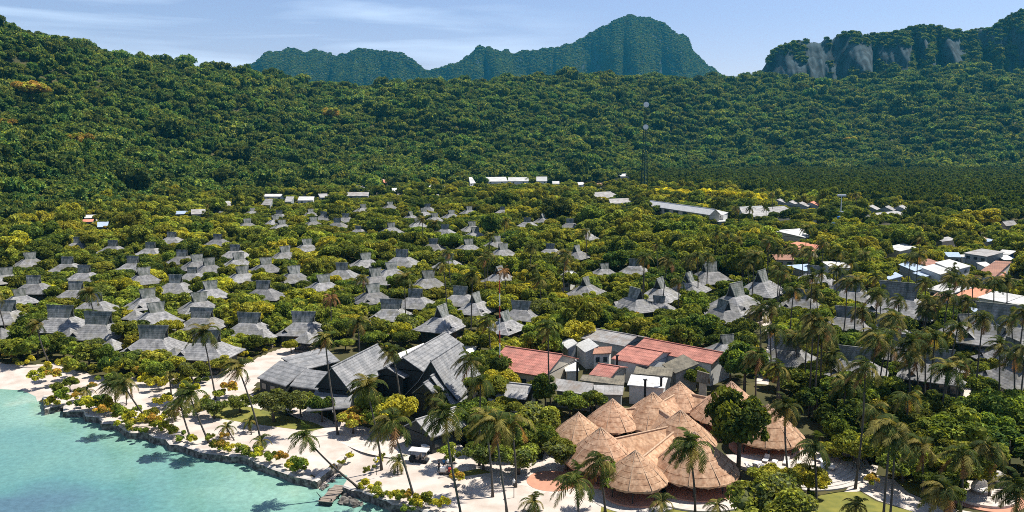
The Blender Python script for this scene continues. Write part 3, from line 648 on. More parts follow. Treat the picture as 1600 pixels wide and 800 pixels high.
gable('reception_hall', (673, 588), (700, 571), (716, 632), 8.2, 3.0, BG, DW, '', 'hall', label='grey porch roof nested below the tall black gable')
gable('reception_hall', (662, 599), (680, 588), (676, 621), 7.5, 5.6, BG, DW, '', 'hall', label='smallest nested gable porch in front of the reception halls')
gable('beach_bar', (650, 656), (712, 636), (668, 686), 5.0, 3.0, M['greysheet'], DW, '', 'bar', win=3, label='dark low bar with weathered grey roof facing the golf buggy')
shed('entrance_canopy', [(500, 612), (560, 604), (540, 640), (470, 640)], 3.6, 3.2, BG, DW, '', 'canopy', label='pale flat entrance canopy below the deep blue gable', wall=False)
EXCL.append([(385, 590), (440, 558), (520, 542), (580, 548), (620, 556), (690, 520), (730, 550), (745, 610), (740, 660), (690, 705), (600, 700), (600, 600), (500, 620), (470, 650)])
# service yard
RT, GS, OS, WS = M['redtile'], M['greysheet'], M['olivesheet'], M['whitesheet']
SG = 'service yard roofs'
gable('service_hall', (790, 541), (879, 554), (872, 592), 6.4, 3.8, RT, M['wallcream'], '', 'hall', win=4, label='red tiled hall under the palms west of the service yard')
gable('service_house', (980, 540), (1037, 550), (1023, 573), 6.0, 4.6, RT, M['wallwhite'], '', 'house', win=2, label='red tiled gabled house with white wall between two chimneys', back=1)
gable('service_house', (1007, 528), (1130, 551), (1125, 571), 6.2, 4.8, RT, M['wallwhite'], '', 'house', win=6, label='long red tiled building below the dark round tree')
gable('service_house', (935, 568), (968, 573), (977, 594), 5.0, 3.9, RT, M['wallcream'], '', 'house', label='small faded red hip roof in the middle of the service yard')
gable('service_house', (917, 511), (996, 525), (986, 543), 6.0, 4.7, GS, M['wallgrey'], '', 'house', label='long light grey roof with black stains behind the yard', win=3)
shed('white_shed', [(891, 526), (902, 535), (887, 546), (876, 535)], 4.8, 3.8, WS, M['wallgrey'], '', 'shed', label='small bluish white shed roof at the yard corner')
shed('white_shed', [(920, 528), (935, 540), (915, 551), (898, 538)], 5.0, 3.8, WS, M['wallwhite'], '', 'shed', label='bright white gabled shed roof in the service yard')
shed('store_house', [(936, 543), (961, 540), (950, 553), (919, 552)], 4.6, 4.2, M['rustsheet'], M['wallwhite'], '', 'store', win=2, label='white walled store with flat rusty roof')
shed('shed', [(1071, 552), (1087, 568), (1061, 583), (1031, 571)], 5.4, 3.8, OS, M['wallgrey'], '', 'shed', label='weathered olive gable shed in front of the long red roof')
shed('shed', [(1076, 560), (1092, 570), (1082, 582), (1066, 579)], 3.9, 3.2, GS, M['wallgrey'], '', 'shed', label='little grey lean-to beside the weathered olive shed')
shed('shed', [(995, 571), (1052, 575), (1050, 589), (989, 583)], 4.2, 3.4, OS, M['wallgrey'], '', 'shed', label='olive brown sheet roof below the white walled red house')
shed('store_house', [(985, 584), (1042, 591), (1040, 606), (981, 602)], 4.2, 3.7, M['whitesheet'], M['wallwhite'], '', 'store', label='white box store with pale roof beside the straw roofs')
shed('shed', [(911, 585), (975, 593), (976, 602), (905, 594)], 3.9, 3.3, OS, M['wallcream'], '', 'shed', label='narrow olive shed roof under the small red hip')
shed('shed', [(864, 590), (922, 599), (929, 618), (872, 611)], 4.2, 3.2, GS, M['wallgrey'], '', 'shed', win=3, label='long stained grey roof above the tree by the straw cones')
shed('shed', [(926, 600), (976, 604), (972, 616), (930, 617)], 3.9, 3.2, GS, M['wallgrey'], '', 'shed', label='low grey roof between white store and stained long roof')
gable('grey_house', (786, 597), (832, 602), (829, 625), 5.0, 3.5, M['greysheet'], M['darkwood'], '', 'house', label='grey steep roofed house south of the red tiled hall')
shed('shed', [(880, 562), (905, 560), (900, 580), (880, 580)], 3.4, 3.0, WS, M['wallwhite'], '', 'shed', label='white lean-to with tanks beside the red tiled hall')
gable('brown_house', (1090, 580), (1108, 585), (1112, 602), 4.8, 3.0, M['olivesheet'], M['wallcream'], '', 'house', label='tan hip roofed hut just behind the straw cones')
for x, y, l in ((1033, 600, 'black chimney pipe on the pale store roof edge'), (1008, 604, 'dark vent pipe beside the white box store'), (902, 575, 'dark tall flue by the white lean-to'), (964, 565, 'black chimney at the west end of the white red house')):
    p = at(x, y, 4.2); m = MB(); m.tube([(0, 0, 0), (0, 0, 5.4)], .22, 8); m.box((0, 0, 5.5), (.7, .7, .12)); t = thing('chimney_pipe', (p.x, p.y, 0)); part('pipe', m.mesh('pipe', M['black']), t); note(t, '', 'chimney', 'service yard chimneys', label=l)
EXCL.append([(775, 600), (800, 572), (870, 570), (905, 560), (990, 560), (1000, 575), (1120, 585), (1125, 592), (1075, 615), (930, 628), (870, 622), (790, 630)])
def sail(pix, z, label):
    Q = [at(x, y, zz) for (x, y), zz in zip(pix, z)]; c = sum(Q, Vector()) / len(Q); c.z = 0
    t = thing('shade_sail', c); m = MB(); m.slab([q - c for q in Q], .05); part('canvas', m.mesh('canvas', M['canvas']), t)
    for q in Q:
        m = MB(); w = q - c; m.tube([(w.x, w.y, 0), (w.x, w.y, w.z + .1)], .06, 5); part('pole', m.mesh('pole', M['steel']), t)
    note(t, '', 'shade sail', 'white shade sails', label=label)
sail([(617, 554), (662, 536), (668, 545), (630, 562)], (4, 4.6, 4.6, 4), 'long white shade sail between two grey reception roofs')
sail([(722, 538), (747, 540), (735, 558)], (4.5, 4.2, 3.4), 'white triangular shade sail beside the tallest hall')
sail([(762, 622), (800, 628), (838, 640), (830, 650), (770, 636)], (3, 3, 3, 2.6, 2.6), 'white and bluish awning below the grey steep roofed house')

# the white dormitory and the roofs along the forest foot
t = gable('dormitory', (1016, 313), (1118, 327), (1090, 333), 10.0, 6.8, M['dormroof'], M['wallcream'], '', 'dormitory', win=0, label='long white roofed two storey dormitory with dark windows', over=.6)
A, B_, E = at(1016, 313, 10), at(1118, 327, 10), at(1090, 333, 6.8)
L_ = (B_ - A).length; Rm = Matrix.Rotation(-math.atan2((B_ - A).y, (B_ - A).x), 3, 'Z'); w_ = abs((Rm @ (E - (A + B_) / 2)).y) - .6
for fl, zz in ((0, 1.8), (1, 5.2)):
    for i in range(7):
        x = -L_ / 2 + L_ * (i + .5) / 7
        m = MB(); m.box((x, -w_ - .03, zz), (L_ / 7 * .55, .12, 1.9)); part('window', m.mesh('window', M['glass']), t)
m = MB(); m.box((0, -w_ - .5, 3.4), (L_ - 1.5, 1.0, .2)); part('balcony', m.mesh('balcony', M['concrete']), t)
FW = 'roofs along the forest foot'
shed('white_house', [(1112, 326), (1134, 331), (1134, 337), (1118, 333)], 7.0, 6.2, WS, M['wallwhite'], '', 'house', win=2, label='white wing at the east end of the dormitory')
shed('awning', [(1110, 340), (1134, 339), (1141, 345), (1116, 347)], 3.4, 3.0, WS, M['wallgrey'], '', 'awning', label='white awning at the east end of the dormitory')
far = [('long_house', [(918, 302), (970, 297), (981, 307), (940, 312)], 6, 4.6, GS, 'long grey roof left of the lattice mast'),
 ('long_house', [(950, 312), (985, 308), (990, 316), (955, 319)], 4.6, 3.8, GS, 'lower grey roof in front of the long grey one'),
 ('long_house', [(1150, 324), (1198, 320), (1200, 336), (1168, 341)], 6, 4, GS, 'grey shed roof east of the dormitory'),
 ('long_house', [(1200, 322), (1230, 323), (1240, 332), (1203, 338)], 6, 4.2, GS, 'grey roof by the palms east of the dormitory'),
 ('white_house', [(733, 277), (740, 276), (741, 286), (734, 287)], 5, 4.6, WS, 'small white block under the dark forest wall'),
 ('white_house', [(757, 277), (792, 276), (792, 283), (757, 284)], 6, 4.8, WS, 'western long bright white roof below the forest'),
 ('white_house', [(794, 277), (826, 277), (826, 283), (794, 283)], 6, 4.8, WS, 'middle long bright white roof below the forest'),
 ('white_house', [(838, 276), (855, 276), (855, 283), (838, 283)], 6, 4.8, WS, 'eastern short white roof below the forest'),
 ('white_house', [(863, 283), (874, 283), (874, 287), (863, 287)], 4, 3.6, WS, 'tiny white roof east of the long white roofs'),
 ('white_house', [(903, 285), (913, 284), (914, 288), (903, 289)], 4, 3.6, WS, 'tiny white shed near the pinkish hut'),
 ('big_shed', [(657, 292), (687, 285), (704, 293), (671, 301)], 6, 5, WS, 'big bright white shed roof in the clearing'),
 ('white_house', [(573, 299), (582, 291), (606, 291), (605, 297)], 5, 4, WS, 'pale blue white roof in the clearing row'),
 ('white_house', [(612, 294), (628, 293), (630, 299), (614, 301)], 5, 4, WS, 'small white roof next to the bluish one'),
 ('grey_house', [(545, 297), (560, 288), (578, 288), (572, 298)], 5.5, 4, GS, 'dark grey roof left of the bluish white one'),
 ('long_house', [(540, 300), (576, 300), (576, 306), (540, 306)], 4.2, 3.6, GS, 'low long grey roof below the dark grey one'),
 ('grey_house', [(467, 302), (472, 296), (500, 296), (507, 302)], 5.5, 4.2, GS, 'grey hip roof above the white walled house'),
 ('white_house', [(466, 307), (490, 307), (491, 313), (466, 313)], 4, 3.6, WS, 'white walled low house under the grey hip roof'),
 ('grey_house', [(497, 303), (512, 302), (516, 308), (500, 309)], 4.4, 3.6, GS, 'short grey gable east of the white walled house'),
 ('long_house', [(411, 303), (446, 303), (446, 307), (411, 307)], 4.8, 4, WS, 'narrow pale roof beside the dark oval tree'),
 ('grey_house', [(446, 307), (460, 307), (455, 315), (446, 315)], 4.6, 3.6, GS, 'small grey roof near the narrow pale roof'),
 ('grey_house', [(412, 310), (425, 311), (424, 321), (411, 320)], 4.6, 3.6, GS, 'grey shack half hidden by the dark oval tree'),
 ('long_house', [(335, 318), (365, 311), (366, 321), (330, 328)], 5, 3.8, GS, 'long grey roof west of the dark oval tree'),
 ('grey_house', [(297, 328), (318, 326), (325, 334), (300, 335)], 4, 3.4, GS, 'low brownish grey roof by the blue tarpaulin'),
 ('red_house', [(596, 281), (609, 278), (611, 284), (598, 287)], 5, 4.2, M['orangesheet'], 'small orange red roof up by the forest'),
 ('red_house', [(692, 280), (698, 278), (700, 282), (694, 284)], 5, 4.4, M['orangesheet'], 'tiny orange red roof behind the big white shed'),
 ('blue_house', [(960, 272), (982, 271), (984, 275), (961, 276)], 5, 4.4, WS, 'white roofed teal hut at the mangrove corner'),
 ('hut', [(932, 287), (940, 285), (945, 290), (935, 292)], 4, 3.4, M['rustsheet'], 'pinkish hut near the lattice mast'),
 ('tarpaulin_shelter', [(275, 330), (295, 329), (292, 334), (274, 335)], 3.2, 2.6, M['bluesheet'], 'bright blue tarpaulin shelter at the forest edge'),
 ('shack', [(130, 336), (152, 335), (152, 340), (134, 341)], 3, 2.6, WS, 'white sheet shelter beside the blue tank'),
 ('shack', [(128, 343), (145, 342), (147, 346), (130, 347)], 3, 2.6, M['orangesheet'], 'orange tarpaulin below the blue tank'),
 ('shack', [(150, 347), (168, 346), (170, 354), (154, 355)], 3.2, 2.6, M['bluesheet'], 'teal blue shack below the white shelter')]
for nm, cs, zb, zf, rm, ds in far: shed(nm, cs, zb, zf, rm, M['wallwhite'] if rm is WS else M['wallgrey'], '', nm.split('_')[-1], label=ds, group=FW, maxd=9, win=2)
# the village on the east side
VG = 'village roofs'
gable('village_house', (1218, 362), (1250, 357), (1262, 371), 6.2, 4.4, WS, M['wallcream'], '', 'house', label='cream gabled house left of the blue water tower', group=VG, win=2)
vil = [('long_house', [(1574, 408), (1596, 410), (1538, 431), (1501, 429)], 5.6, 4.6, M['rustsheet'], M['wallwhite'], 'long reddish brown roofed building in the village', 4),
 ('awning', [(1572, 420), (1600, 416), (1540, 437), (1532, 433)], 3.4, 3.0, M['orangesheet'], M['wallgrey'], 'orange awning along the long brown roof', 0),
 ('white_house', [(1464, 410), (1488, 403), (1513, 416), (1487, 424)], 5.2, 4.2, WS, M['wallwhite'], 'eastern half of the twin white village roof', 2),
 ('white_house', [(1442, 417), (1463, 411), (1486, 424), (1465, 430)], 5.2, 4.2, WS, M['wallwhite'], 'western half of the twin white village roof', 2),
 ('blue_house', [(1406, 411), (1424, 408), (1442, 418), (1428, 426)], 5, 4, M['bluesheet'], M['wallgrey'], 'bright blue roof by the twin white roof', 2),
 ('blue_house', [(1430, 426), (1446, 421), (1458, 430), (1440, 433)], 3.8, 3.2, M['bluesheet'], M['wallgrey'], 'lower blue lean-to below the bright blue roof', 0),
 ('red_house', [(1440, 409), (1449, 403), (1468, 410), (1446, 417)], 5, 4.2, M['rustsheet'], M['wallcream'], 'dark red roof behind the twin white roof', 2),
 ('grey_house', [(1527, 387), (1564, 393), (1548, 402), (1512, 396)], 5.8, 5.0, GS, M['wallgrey'], 'tall dark grey house with overhanging roof', 3),
 ('blue_house', [(1562, 389), (1584, 392), (1582, 398), (1562, 397)], 4.6, 4, WS, M['bluetank'], 'upper pale blue roof beside the dark grey house', 0),
 ('blue_house', [(1563, 398), (1582, 398), (1578, 406), (1560, 406)], 4, 3.6, WS, M['wallgrey'], 'lower pale blue roof beside the dark grey house', 0),
 ('blue_house', [(1478, 394), (1504, 394), (1496, 402), (1477, 401)], 4.4, 3.8, M['bluesheet'], M['wallgrey'], 'faded blue roof west of the dark grey house', 2),
 ('white_house', [(1502, 398), (1514, 397), (1512, 403), (1499, 403)], 3.6, 3.2, WS, M['wallwhite'], 'tiny pale roof between blue and dark grey houses', 0),
 ('white_house', [(1531, 410), (1545, 408), (1546, 416), (1532, 417)], 3.6, 3.0, WS, M['wallwhite'], 'small white hut above the long brown roof', 0),
 ('white_house', [(1470, 439), (1512, 448), (1496, 460), (1456, 453)], 4.6, 3.8, WS, M['wallcream'], 'wide white roof before the salmon roof', 3),
 ('salmon_house', [(1513, 447), (1546, 453), (1534, 466), (1494, 463)], 4.4, 3.8, M['orangesheet'], M['wallcream'], 'salmon orange flat roof in the east village', 3),
 ('brown_house', [(1460, 456), (1490, 461), (1484, 469), (1458, 466)], 3.6, 3.2, M['rustsheet'], M['wallgrey'], 'dark brown lean-to under the wide white roof', 0),
 ('white_house', [(1546, 453), (1592, 461), (1578, 474), (1534, 466)], 5, 4.4, WS, M['wallwhite'], 'white roof east of the salmon roof', 3),
 ('white_house', [(1594, 461), (1640, 469), (1626, 482), (1580, 474)], 5, 4.4, WS, M['wallwhite'], 'white roof cut by the frame edge behind the ridge panel', 3),
 ('white_house', [(1236, 416), (1264, 410), (1276, 424), (1250, 422)], 4.2, 3.6, M['bluesheet'], M['wallgrey'], 'pale blue roof below the orange house', 0),
 ('orange_house', [(1240, 377), (1258, 379), (1256, 392), (1220, 386)], 5, 4.0, M['orangesheet'], M['wallcream'], 'western orange village roof near the cream house', 2),
 ('orange_house', [(1258, 381), (1282, 382), (1272, 393), (1252, 391)], 5, 4.0, M['orangesheet'], M['wallcream'], 'eastern orange village roof behind a palm', 2),
 ('brown_house', [(1208, 397), (1238, 398), (1240, 406), (1210, 406)], 4, 3.4, M['rustsheet'], M['wallcream'], 'dull brown roof below the orange roofs', 2),
 ('white_house', [(1290, 408), (1322, 408), (1326, 418), (1294, 420)], 4.4, 3.8, WS, M['wallwhite'], 'white roof among palms near the pale blue one', 0),
 ('white_house', [(1386, 386), (1414, 379), (1430, 387), (1404, 393)], 5, 4.2, M['whitesheet'], M['wallcream'], 'pinkish white roof amid the village trees', 0),
 ('long_house', [(1356, 336), (1404, 327), (1423, 336), (1346, 346)], 5.6, 4.2, GS, M['wallcream'], 'long grey village roof below the hut row', 4),
 ('grey_house', [(1464, 372), (1486, 369), (1490, 375), (1468, 378)], 4.4, 3.8, GS, M['wallgrey'], 'grey roof deep in the village trees', 0),
 ('hut', [(1540, 372), (1552, 374), (1550, 378), (1538, 377)], 3.4, 3, M['bluesheet'], M['wallgrey'], 'small blue hut beside the earth lane', 0),
 ('grey_house', [(1380, 430), (1402, 424), (1408, 432), (1384, 438)], 4, 3.4, M['bluesheet'], M['wallgrey'], 'pale bluish roof behind the big ridge panel', 0),
 ('blue_house', [(1508, 478), (1528, 482), (1524, 492), (1498, 486)], 4, 3.4, M['bluesheet'], M['wallgrey'], 'dusty blue shed left of the east big ridge panel', 0),
 ('white_house', [(1270, 340), (1284, 338), (1286, 344), (1272, 346)], 4, 3.4, WS, M['wallwhite'], 'small white house before the mast trees', 0)]
for nm, cs, zb, zf, rm, wmm, ds, w in vil: shed(nm, cs, zb, zf, rm, wmm, '', nm.split('_')[-1], win=w, label=ds, group=VG, maxd=None if 'brown roof' in ds or 'brown roofed' in ds else 15)
for x, y, l in ((1216, 311, 'first'), (1235, 314, 'second'), (1250, 316, 'third'), (1268, 315, 'fourth orange roofed'), (1360, 321, 'fifth'), (1385, 322, 'sixth'), (1406, 321, 'last')):
    gable('hut', (x - 2, y + 1), (x + 4, y - 1), (x + 12, y + 7), 6.5, 4.0, M['orangesheet'] if 'orange' in l else GS, M['wallgrey'], '', 'hut', label=f'{l} gabled hut from the west in the row before the mangrove', group='gabled hut row', over=.4)
gable('hut', (1566, 346), (1584, 344), (1582, 352), 6.5, 4.2, GS, M['wallgrey'], '', 'hut', label='lone grey gabled hut beside the earth lane', over=.4)
gable('villa', (873, 423), (896, 424), (890, 436), 6.0, 4.4, WS, M['wallwhite'], '', 'villa', win=3, label='white walled villa with pale roof and wide windows', over=.4)

# ------------------------------------------------------------------ thatched restaurant: cones and saddle links on posts
def thatch():
    cones = [(904, 645, 4.2), (957, 624, 4.6), (1020, 614, 5.4), (1062, 597, 4.6), (939, 669, 5.3), (993, 705, 4.4), (1064, 642, 5.4), (1086, 676, 6.1), (1143, 597, 6.6), (1200, 633, 5.6), (1030, 668, 0.0)]
    cones = cones[:-1]
    P = []
    for x, y, r in cones:
        h = 2.6 + r * .83; p = at(x, y, h); P.append((p, r, h))
    base = P[4][0].copy(); base.z = 0
    root = thing('thatched_restaurant', base)
    for p, r, h in P:
        n = 72; m = MB(); rings = []
        def cz(f): return h - (h - 2.5) * (f * .86 + .14 * f * f)
        NC = 7; prof_ = []
        for q in range(NC, 0, -1):       # courses of straw, each with a ragged lower edge lying over the next
            f1 = 1.03 * q / NC; f0 = 1.03 * (q - 1) / NC
            prof_ += [(f1, cz(f1) - .05, .15 if q < NC else .30), (f1, cz(f1) + .05, .03), (max(f0, .03) + .012, cz(max(f0, .03)) + .01, .02)]
        for f, z, jz in prof_:
            rings.append([(p.x - base.x + r * f * math.cos(2 * math.pi * k / n) * (1 + random.uniform(-.03, .02) * min(1, jz * 8)), p.y - base.y + r * f * math.sin(2 * math.pi * k / n) * (1 + random.uniform(-.02, .02) * min(1, jz * 8)), z + random.uniform(-jz, jz * .4)) for k in range(n)])
        V, F = loft(rings); m.add(V, F); c = part('cone_roof', m.mesh('cone_roof', M['thatch']), root)
        m = MB()
        for k in range(9):   # pale binding strips running down from the tip
            a = 2 * math.pi * k / 9 + .2; pr = [(.03, h), (.38, 2.6 + (h - 2.6) * .63), (.72, 2.62 + (h - 2.6) * .30), (1.03, 2.5)]
            m.tube([(p.x - base.x + r * f * math.cos(a), p.y - base.y + r * f * math.sin(a), z + .03) for f, z in pr], .07, 4)
        m.tube([(p.x - base.x, p.y - base.y, h - .35), (p.x - base.x, p.y - base.y, h + .18)], [.4, .08], 8)
        part('ridge_binding', m.mesh('ridge_binding', M['thatch_ridge']), c)
        for k in range(7):
            a = 2 * math.pi * k / 7; m = MB(); m.tube([(p.x - base.x + r * .82 * math.cos(a), p.y - base.y + r * .82 * math.sin(a), 0), (p.x - base.x + r * .82 * math.cos(a), p.y - base.y + r * .82 * math.sin(a), 2.7)], .1, 5)
            part('post', m.mesh('post', M['darkwood']), root)
        m = MB(); m.tube([(p.x - base.x, p.y - base.y, 0), (p.x - base.x, p.y - base.y, 0.35)], r * 1.02, 28); part('floor', m.mesh('floor', M['redfloor']), root)
    for i, j in ((1, 2), (2, 3), (4, 6), (5, 6), (2, 6), (3, 8), (8, 9)):   # ridge links
        (a, ra, ha), (b, rb, hb) = P[i], P[j]; d = Vector((b.x - a.x, b.y - a.y, 0)); L = d.length; d.normalize(); n = Vector((-d.y, d.x, 0))
        zr = 2.6 + .52 * (min(ha, hb) - 2.6); w = .42 * min(ra, rb) + .6; m = MB()
        A = Vector((a.x - base.x, a.y - base.y, 0)); B = Vector((b.x - base.x, b.y - base.y, 0))
        zz = Vector((0, 0, 1))
        for s in (-1, 1):
            q = [A + zz * zr, B + zz * zr, B + n * (s * w) + zz * 2.5, A + n * (s * w) + zz * 2.5]; m.slab(q if s < 0 else q[::-1], .28)
        c = part('link_roof', m.mesh('link_roof', M['thatch']), root)
        m = MB(); m.tube([A + zz * (zr + .06), B + zz * (zr + .06)], .16, 6); part('ridge_binding', m.mesh('ridge_binding', M['thatch_ridge']), c)
    for p, r, h in P:
        a, b = proj(p.x - r, p.y - r * .6, 2.6), proj(p.x + r, p.y, h); BOX.append((a[0], b[1], b[0], a[1], p.y - r, p.x, p.y, r + .8, .12))
    note(root, '', 'restaurant', label='open restaurant roofed by many linked straw cones')
thatch()
EXCL.append([(855, 700), (860, 660), (950, 610), (1060, 590), (1110, 595), (1170, 595), (1270, 650), (1275, 690), (1330, 740), (1290, 770), (1190, 775), (1140, 770), (1000, 790), (930, 740)])
# curved terraces before the restaurant
def arc_terrace(name, c, r0, r1, a0, a1, z0, z1, m, label, cat, steps=1):
    t = thing(name, (c.x, c.y, 0))
    for s in range(steps):
        rr0 = r0 + (r1 - r0) * s / steps; rr1 = r0 + (r1 - r0) * (s + 1) / steps; z = z1 + (z0 - z1) * (s / max(1, steps))
        n = 28; V = []; F = []
        for k in range(n + 1):
            a = R_(a0 + (a1 - a0) * k / n)
            for r, zz in ((rr0, z), (rr1, z), (rr1, -.02), (rr0, -.02)): V.append((r * math.cos(a), r * math.sin(a), zz))
        for k in range(n): 
            for j in range(4): F.append((4 * k + j, 4 * k + (j + 1) % 4, 4 * k + 4 + (j + 1) % 4, 4 * k + 4 + j))
        F += [(3, 2, 1, 0), (4 * n, 4 * n + 1, 4 * n + 2, 4 * n + 3)]
        part('step' if steps > 1 else 'slab', mesh_np('slab', V, F, m), t)
    note(t, '', cat, label=label)
c8 = at(1086, 676, 7.6); c6 = at(993, 705, 6.2)
arc_terrace('curved_terrace', c8, 0, 8.6, -150, -15, .16, .16, M['paving'], 'curved pale terrace under the largest straw cone', 'terrace')
arc_terrace('curved_terrace', c6, 0, 6.4, -170, 0, .12, .12, M['concrete'], 'round pale terrace under the front straw cone', 'terrace')
arc_terrace('curved_terrace', c8, 8.7, 9.2, -140, -20, .3, .3, M['concrete'], 'low curved kerb wall in front of the restaurant', 'kerb wall')
pr_ = at(862, 752); arc_terrace('round_patio', pr_, 0, 3.6, 0, 360, .10, .10, M['redfloor'], 'round reddish patio beside the white sand', 'patio')
pt = at(1225, 715); arc_terrace('sun_terrace', pt, 0, 9.0, -180, 30, .5, .5, M['paving'], 'pale raised sun terrace full of loungers', 'terrace')
arc_terrace('curved_steps', pt, 9.02, 12.2, -110, 5, .1, .46, M['concrete'], 'curved white steps below the sun terrace', 'steps', 4)
def lounger_parts():
    P = []; m = MB(); m.box((0, 0, .3), (.75, 1.4, .12)); P.append(('seat', m.mesh('seat', M['canvas'])))
    m = MB(); m.add([(-.37, .7, .3), (.37, .7, .3), (.37, 1.25, .75), (-.37, 1.25, .75), (-.37, .7, .2), (.37, .7, .2), (.37, 1.25, .65), (-.37, 1.25, .65)], [(0, 1, 2, 3), (7, 6, 5, 4), (0, 4, 5, 1), (1, 5, 6, 2), (2, 6, 7, 3), (3, 7, 4, 0)]); P.append(('backrest', m.mesh('backrest', M['canvas'])))
    for sx in (-1, 1):
        for y in (-.55, .65):
            m = MB(); m.box((.32 * sx, y, .12), (.07, .07, .24)); P.append(('leg', m.mesh('leg', M['wood'])))
    return P
LP = lounger_parts()
lp = [(1182, 727), (1188, 735), (1196, 721), (1198, 733), (1206, 742), (1210, 724), (1214, 736), (1222, 741), (1243, 736), (1253, 742), (1259, 737), (1272, 740), (1284, 722), (1293, 727), (1284, 735), (1300, 733), (1228, 725), (1176, 734)]
for x, y in lp:
    p = at(x, y, .5); t = thing('sun_lounger', (p.x, p.y, .5), R_(random.choice((-30, -25, 40, 150))))
    for n, me in LP: part(n, me, t)
    note(t, 'white sun lounger', 'sun lounger', 'white loungers on the raised sun terrace', (x, y), where='on the raised terrace')
# round daybed terrace at the right edge
pd = at(1532, 775); t = thing('daybed_terrace', (pd.x, pd.y, 0)); m = MB(); m.tube([(0, 0, 0), (0, 0, .45)], 4.2, 36); part('slab', m.mesh('slab', M['paving']), t)
m = MB(); m.tube([(0, 0, -.05), (0, 0, .12)], 5.2, 36, cap=True); part('step', m.mesh('step', M['redfloor']), t); note(t, '', 'terrace', label='round pale terrace with red edge below the palms')
t = thing('daybed', (pd.x + .2, pd.y + .3, .45), R_(20)); m = MB(); m.tube([(0, 0, 0), (0, 0, .35)], 1.25, 20); part('base', m.mesh('base', M['wood']), t)
m = MB(); m.tube([(0, 0, .36), (0, 0, .55)], 1.15, 20); part('mattress', m.mesh('mattress', M['canvas']), t)
m = MB(); V = []; F = []
for i in range(9):
    for j in range(9):
        a = math.pi * i / 8; e_ = math.pi * .5 * j / 8; V.append((1.3 * math.cos(a) * math.cos(e_), 1.3 * math.sin(a) * math.cos(e_), .5 + 1.3 * math.sin(e_)))
for i in range(8):
    for j in range(8): F.append((i * 9 + j, i * 9 + j + 1, (i + 1) * 9 + j + 1, (i + 1) * 9 + j))
m.add(V, F); part('hood', m.mesh('hood', M['canvas']), t); note(t, '', 'daybed', label='white hooded round daybed on the round terrace')
t = thing('stone_fountain', at(1558, 763)); m = MB(); m.tube([(0, 0, 0), (0, 0, .9), (0, 0, 1.0)], [1.3, 1.1, .9], 16); part('base', m.mesh('base', M['stone']), t); m = MB(); m.tube([(0, 0, 1.0), (0, 0, 1.5), (0, 0, 2.1), (0, 0, 2.5)], [.5, .95, .9, .3], 14); part('bowl', m.mesh('bowl', M['concrete']), t); note(t, '', 'fountain', label='grey stone urn behind the round daybed terrace')
EXCL.append([(1500, 750), (1600, 745), (1600, 820), (1500, 820)])
# ------------------------------------------------------------------ palms
def palm_crown(seed, n=22, size=1.0, wind=0.5, dry=0.2):
    r = random.Random(seed); V = []; F = []; mi = []
    for k in range(n):
        a = 2 * math.pi * k / n * 1.0 + r.uniform(-.25, .25)
        lay = k * 7 % n / n                      # 0 young upright .. 1 old hanging
        el = R_(70 - 95 * lay + r.uniform(-10, 10)); L = size * r.uniform(3.3, 4.5) * (1 - .15 * (lay < .2))
        d = Vector((math.cos(a) * math.cos(el), math.sin(a) * math.cos(el), math.sin(el))); p = Vector((0, 0, .1)); st = 11; ds = L / st
        mm = 2 if (lay > .86 and r.random() < dry * 3) else (1 if r.random() < .22 + .3 * lay else 0)
        pts = [p.copy()]; ds_ = [d.copy()]
        for i in range(st):
            d = (d + Vector((-wind * .17, -wind * .05, -.20 - .03 * i * .3)) * (1.0 if i > 1 else .4)).normalized(); p = p + d * ds; pts.append(p.copy()); ds_.append(d.copy())
        for i in range(st):                      # the rib
            o = len(V); w = .055 * (1 - i / st) + .02; s = ds_[i].cross(Vector((0, 0, 1))); s = s.normalized() if s.length > .05 else Vector((1, 0, 0))
            V += [pts[i] - s * w, pts[i] + s * w, pts[i + 1] + s * w, pts[i + 1] - s * w]; F.append((o, o + 1, o + 2, o + 3)); mi.append(2 if mm == 2 else 1)
        for i in range(1, st + 1):
            for h in (0, .5):
                f = (i - h) / st; q = pts[i - 1].lerp(pts[i], 1 - h); dd = ds_[i]; s = dd.cross(Vector((0, 0, 1))); s = s.normalized() if s.length > .05 else Vector((1, 0, 0)); up = s.cross(dd)
                ll = size * (.95 * math.sin(math.pi * (.12 + .80 * f)) + .12) * r.uniform(.85, 1.1)
                for sg in (-1, 1):
                    e = (s * sg * .85 + dd * .55 + Vector((-wind * .22, 0, -.42)) + Vector((r.uniform(-.12, .12), r.uniform(-.12, .12), r.uniform(-.1, .1)))).normalized() * ll
                    wv = dd * (.085 * size); o = len(V); V += [q - wv, q + wv, q + e * .75 + wv * .8, q + e, q + e * .7 - wv * .6]; F.append((o, o + 1, o + 2, o + 3, o + 4)); mi.append(mm)
    # the crown shaft with a few nuts
    me = mesh_np('crown', V, F, [M['frond'], M['frond_yellow'], M['frond_dry']], mi); set_tone(me, [r.uniform(.55, 1.5) for _ in me.polygons]); return me
CROWNS = [palm_crown(i, 15 + i % 4 * 2, 1.0, (.45, .8, 1.1, .6, .3, .95, .75, .55)[i], .3) for i in range(8)]
DEADC = palm_crown(40, 16, .85, .2, 1.0)
for pl in DEADC.polygons: pl.material_index = 2
SMALLC = [palm_crown(60 + i, 13, .62, .25, .1) for i in range(3)]
nutme = MB()
for i in range(7):
    a = i * .9; c_ = (.28 * math.cos(a), .28 * math.sin(a), -.25 - .06 * (i % 3)); nutme.tube([(c_[0], c_[1], c_[2] - .14), (c_[0], c_[1], c_[2]), (c_[0], c_[1], c_[2] + .14)], [.06, .14, .05], 6)
NUTS = nutme.mesh('coconuts', M['frond_yellow']); set_tone(NUTS, [.8] * len(NUTS.polygons))
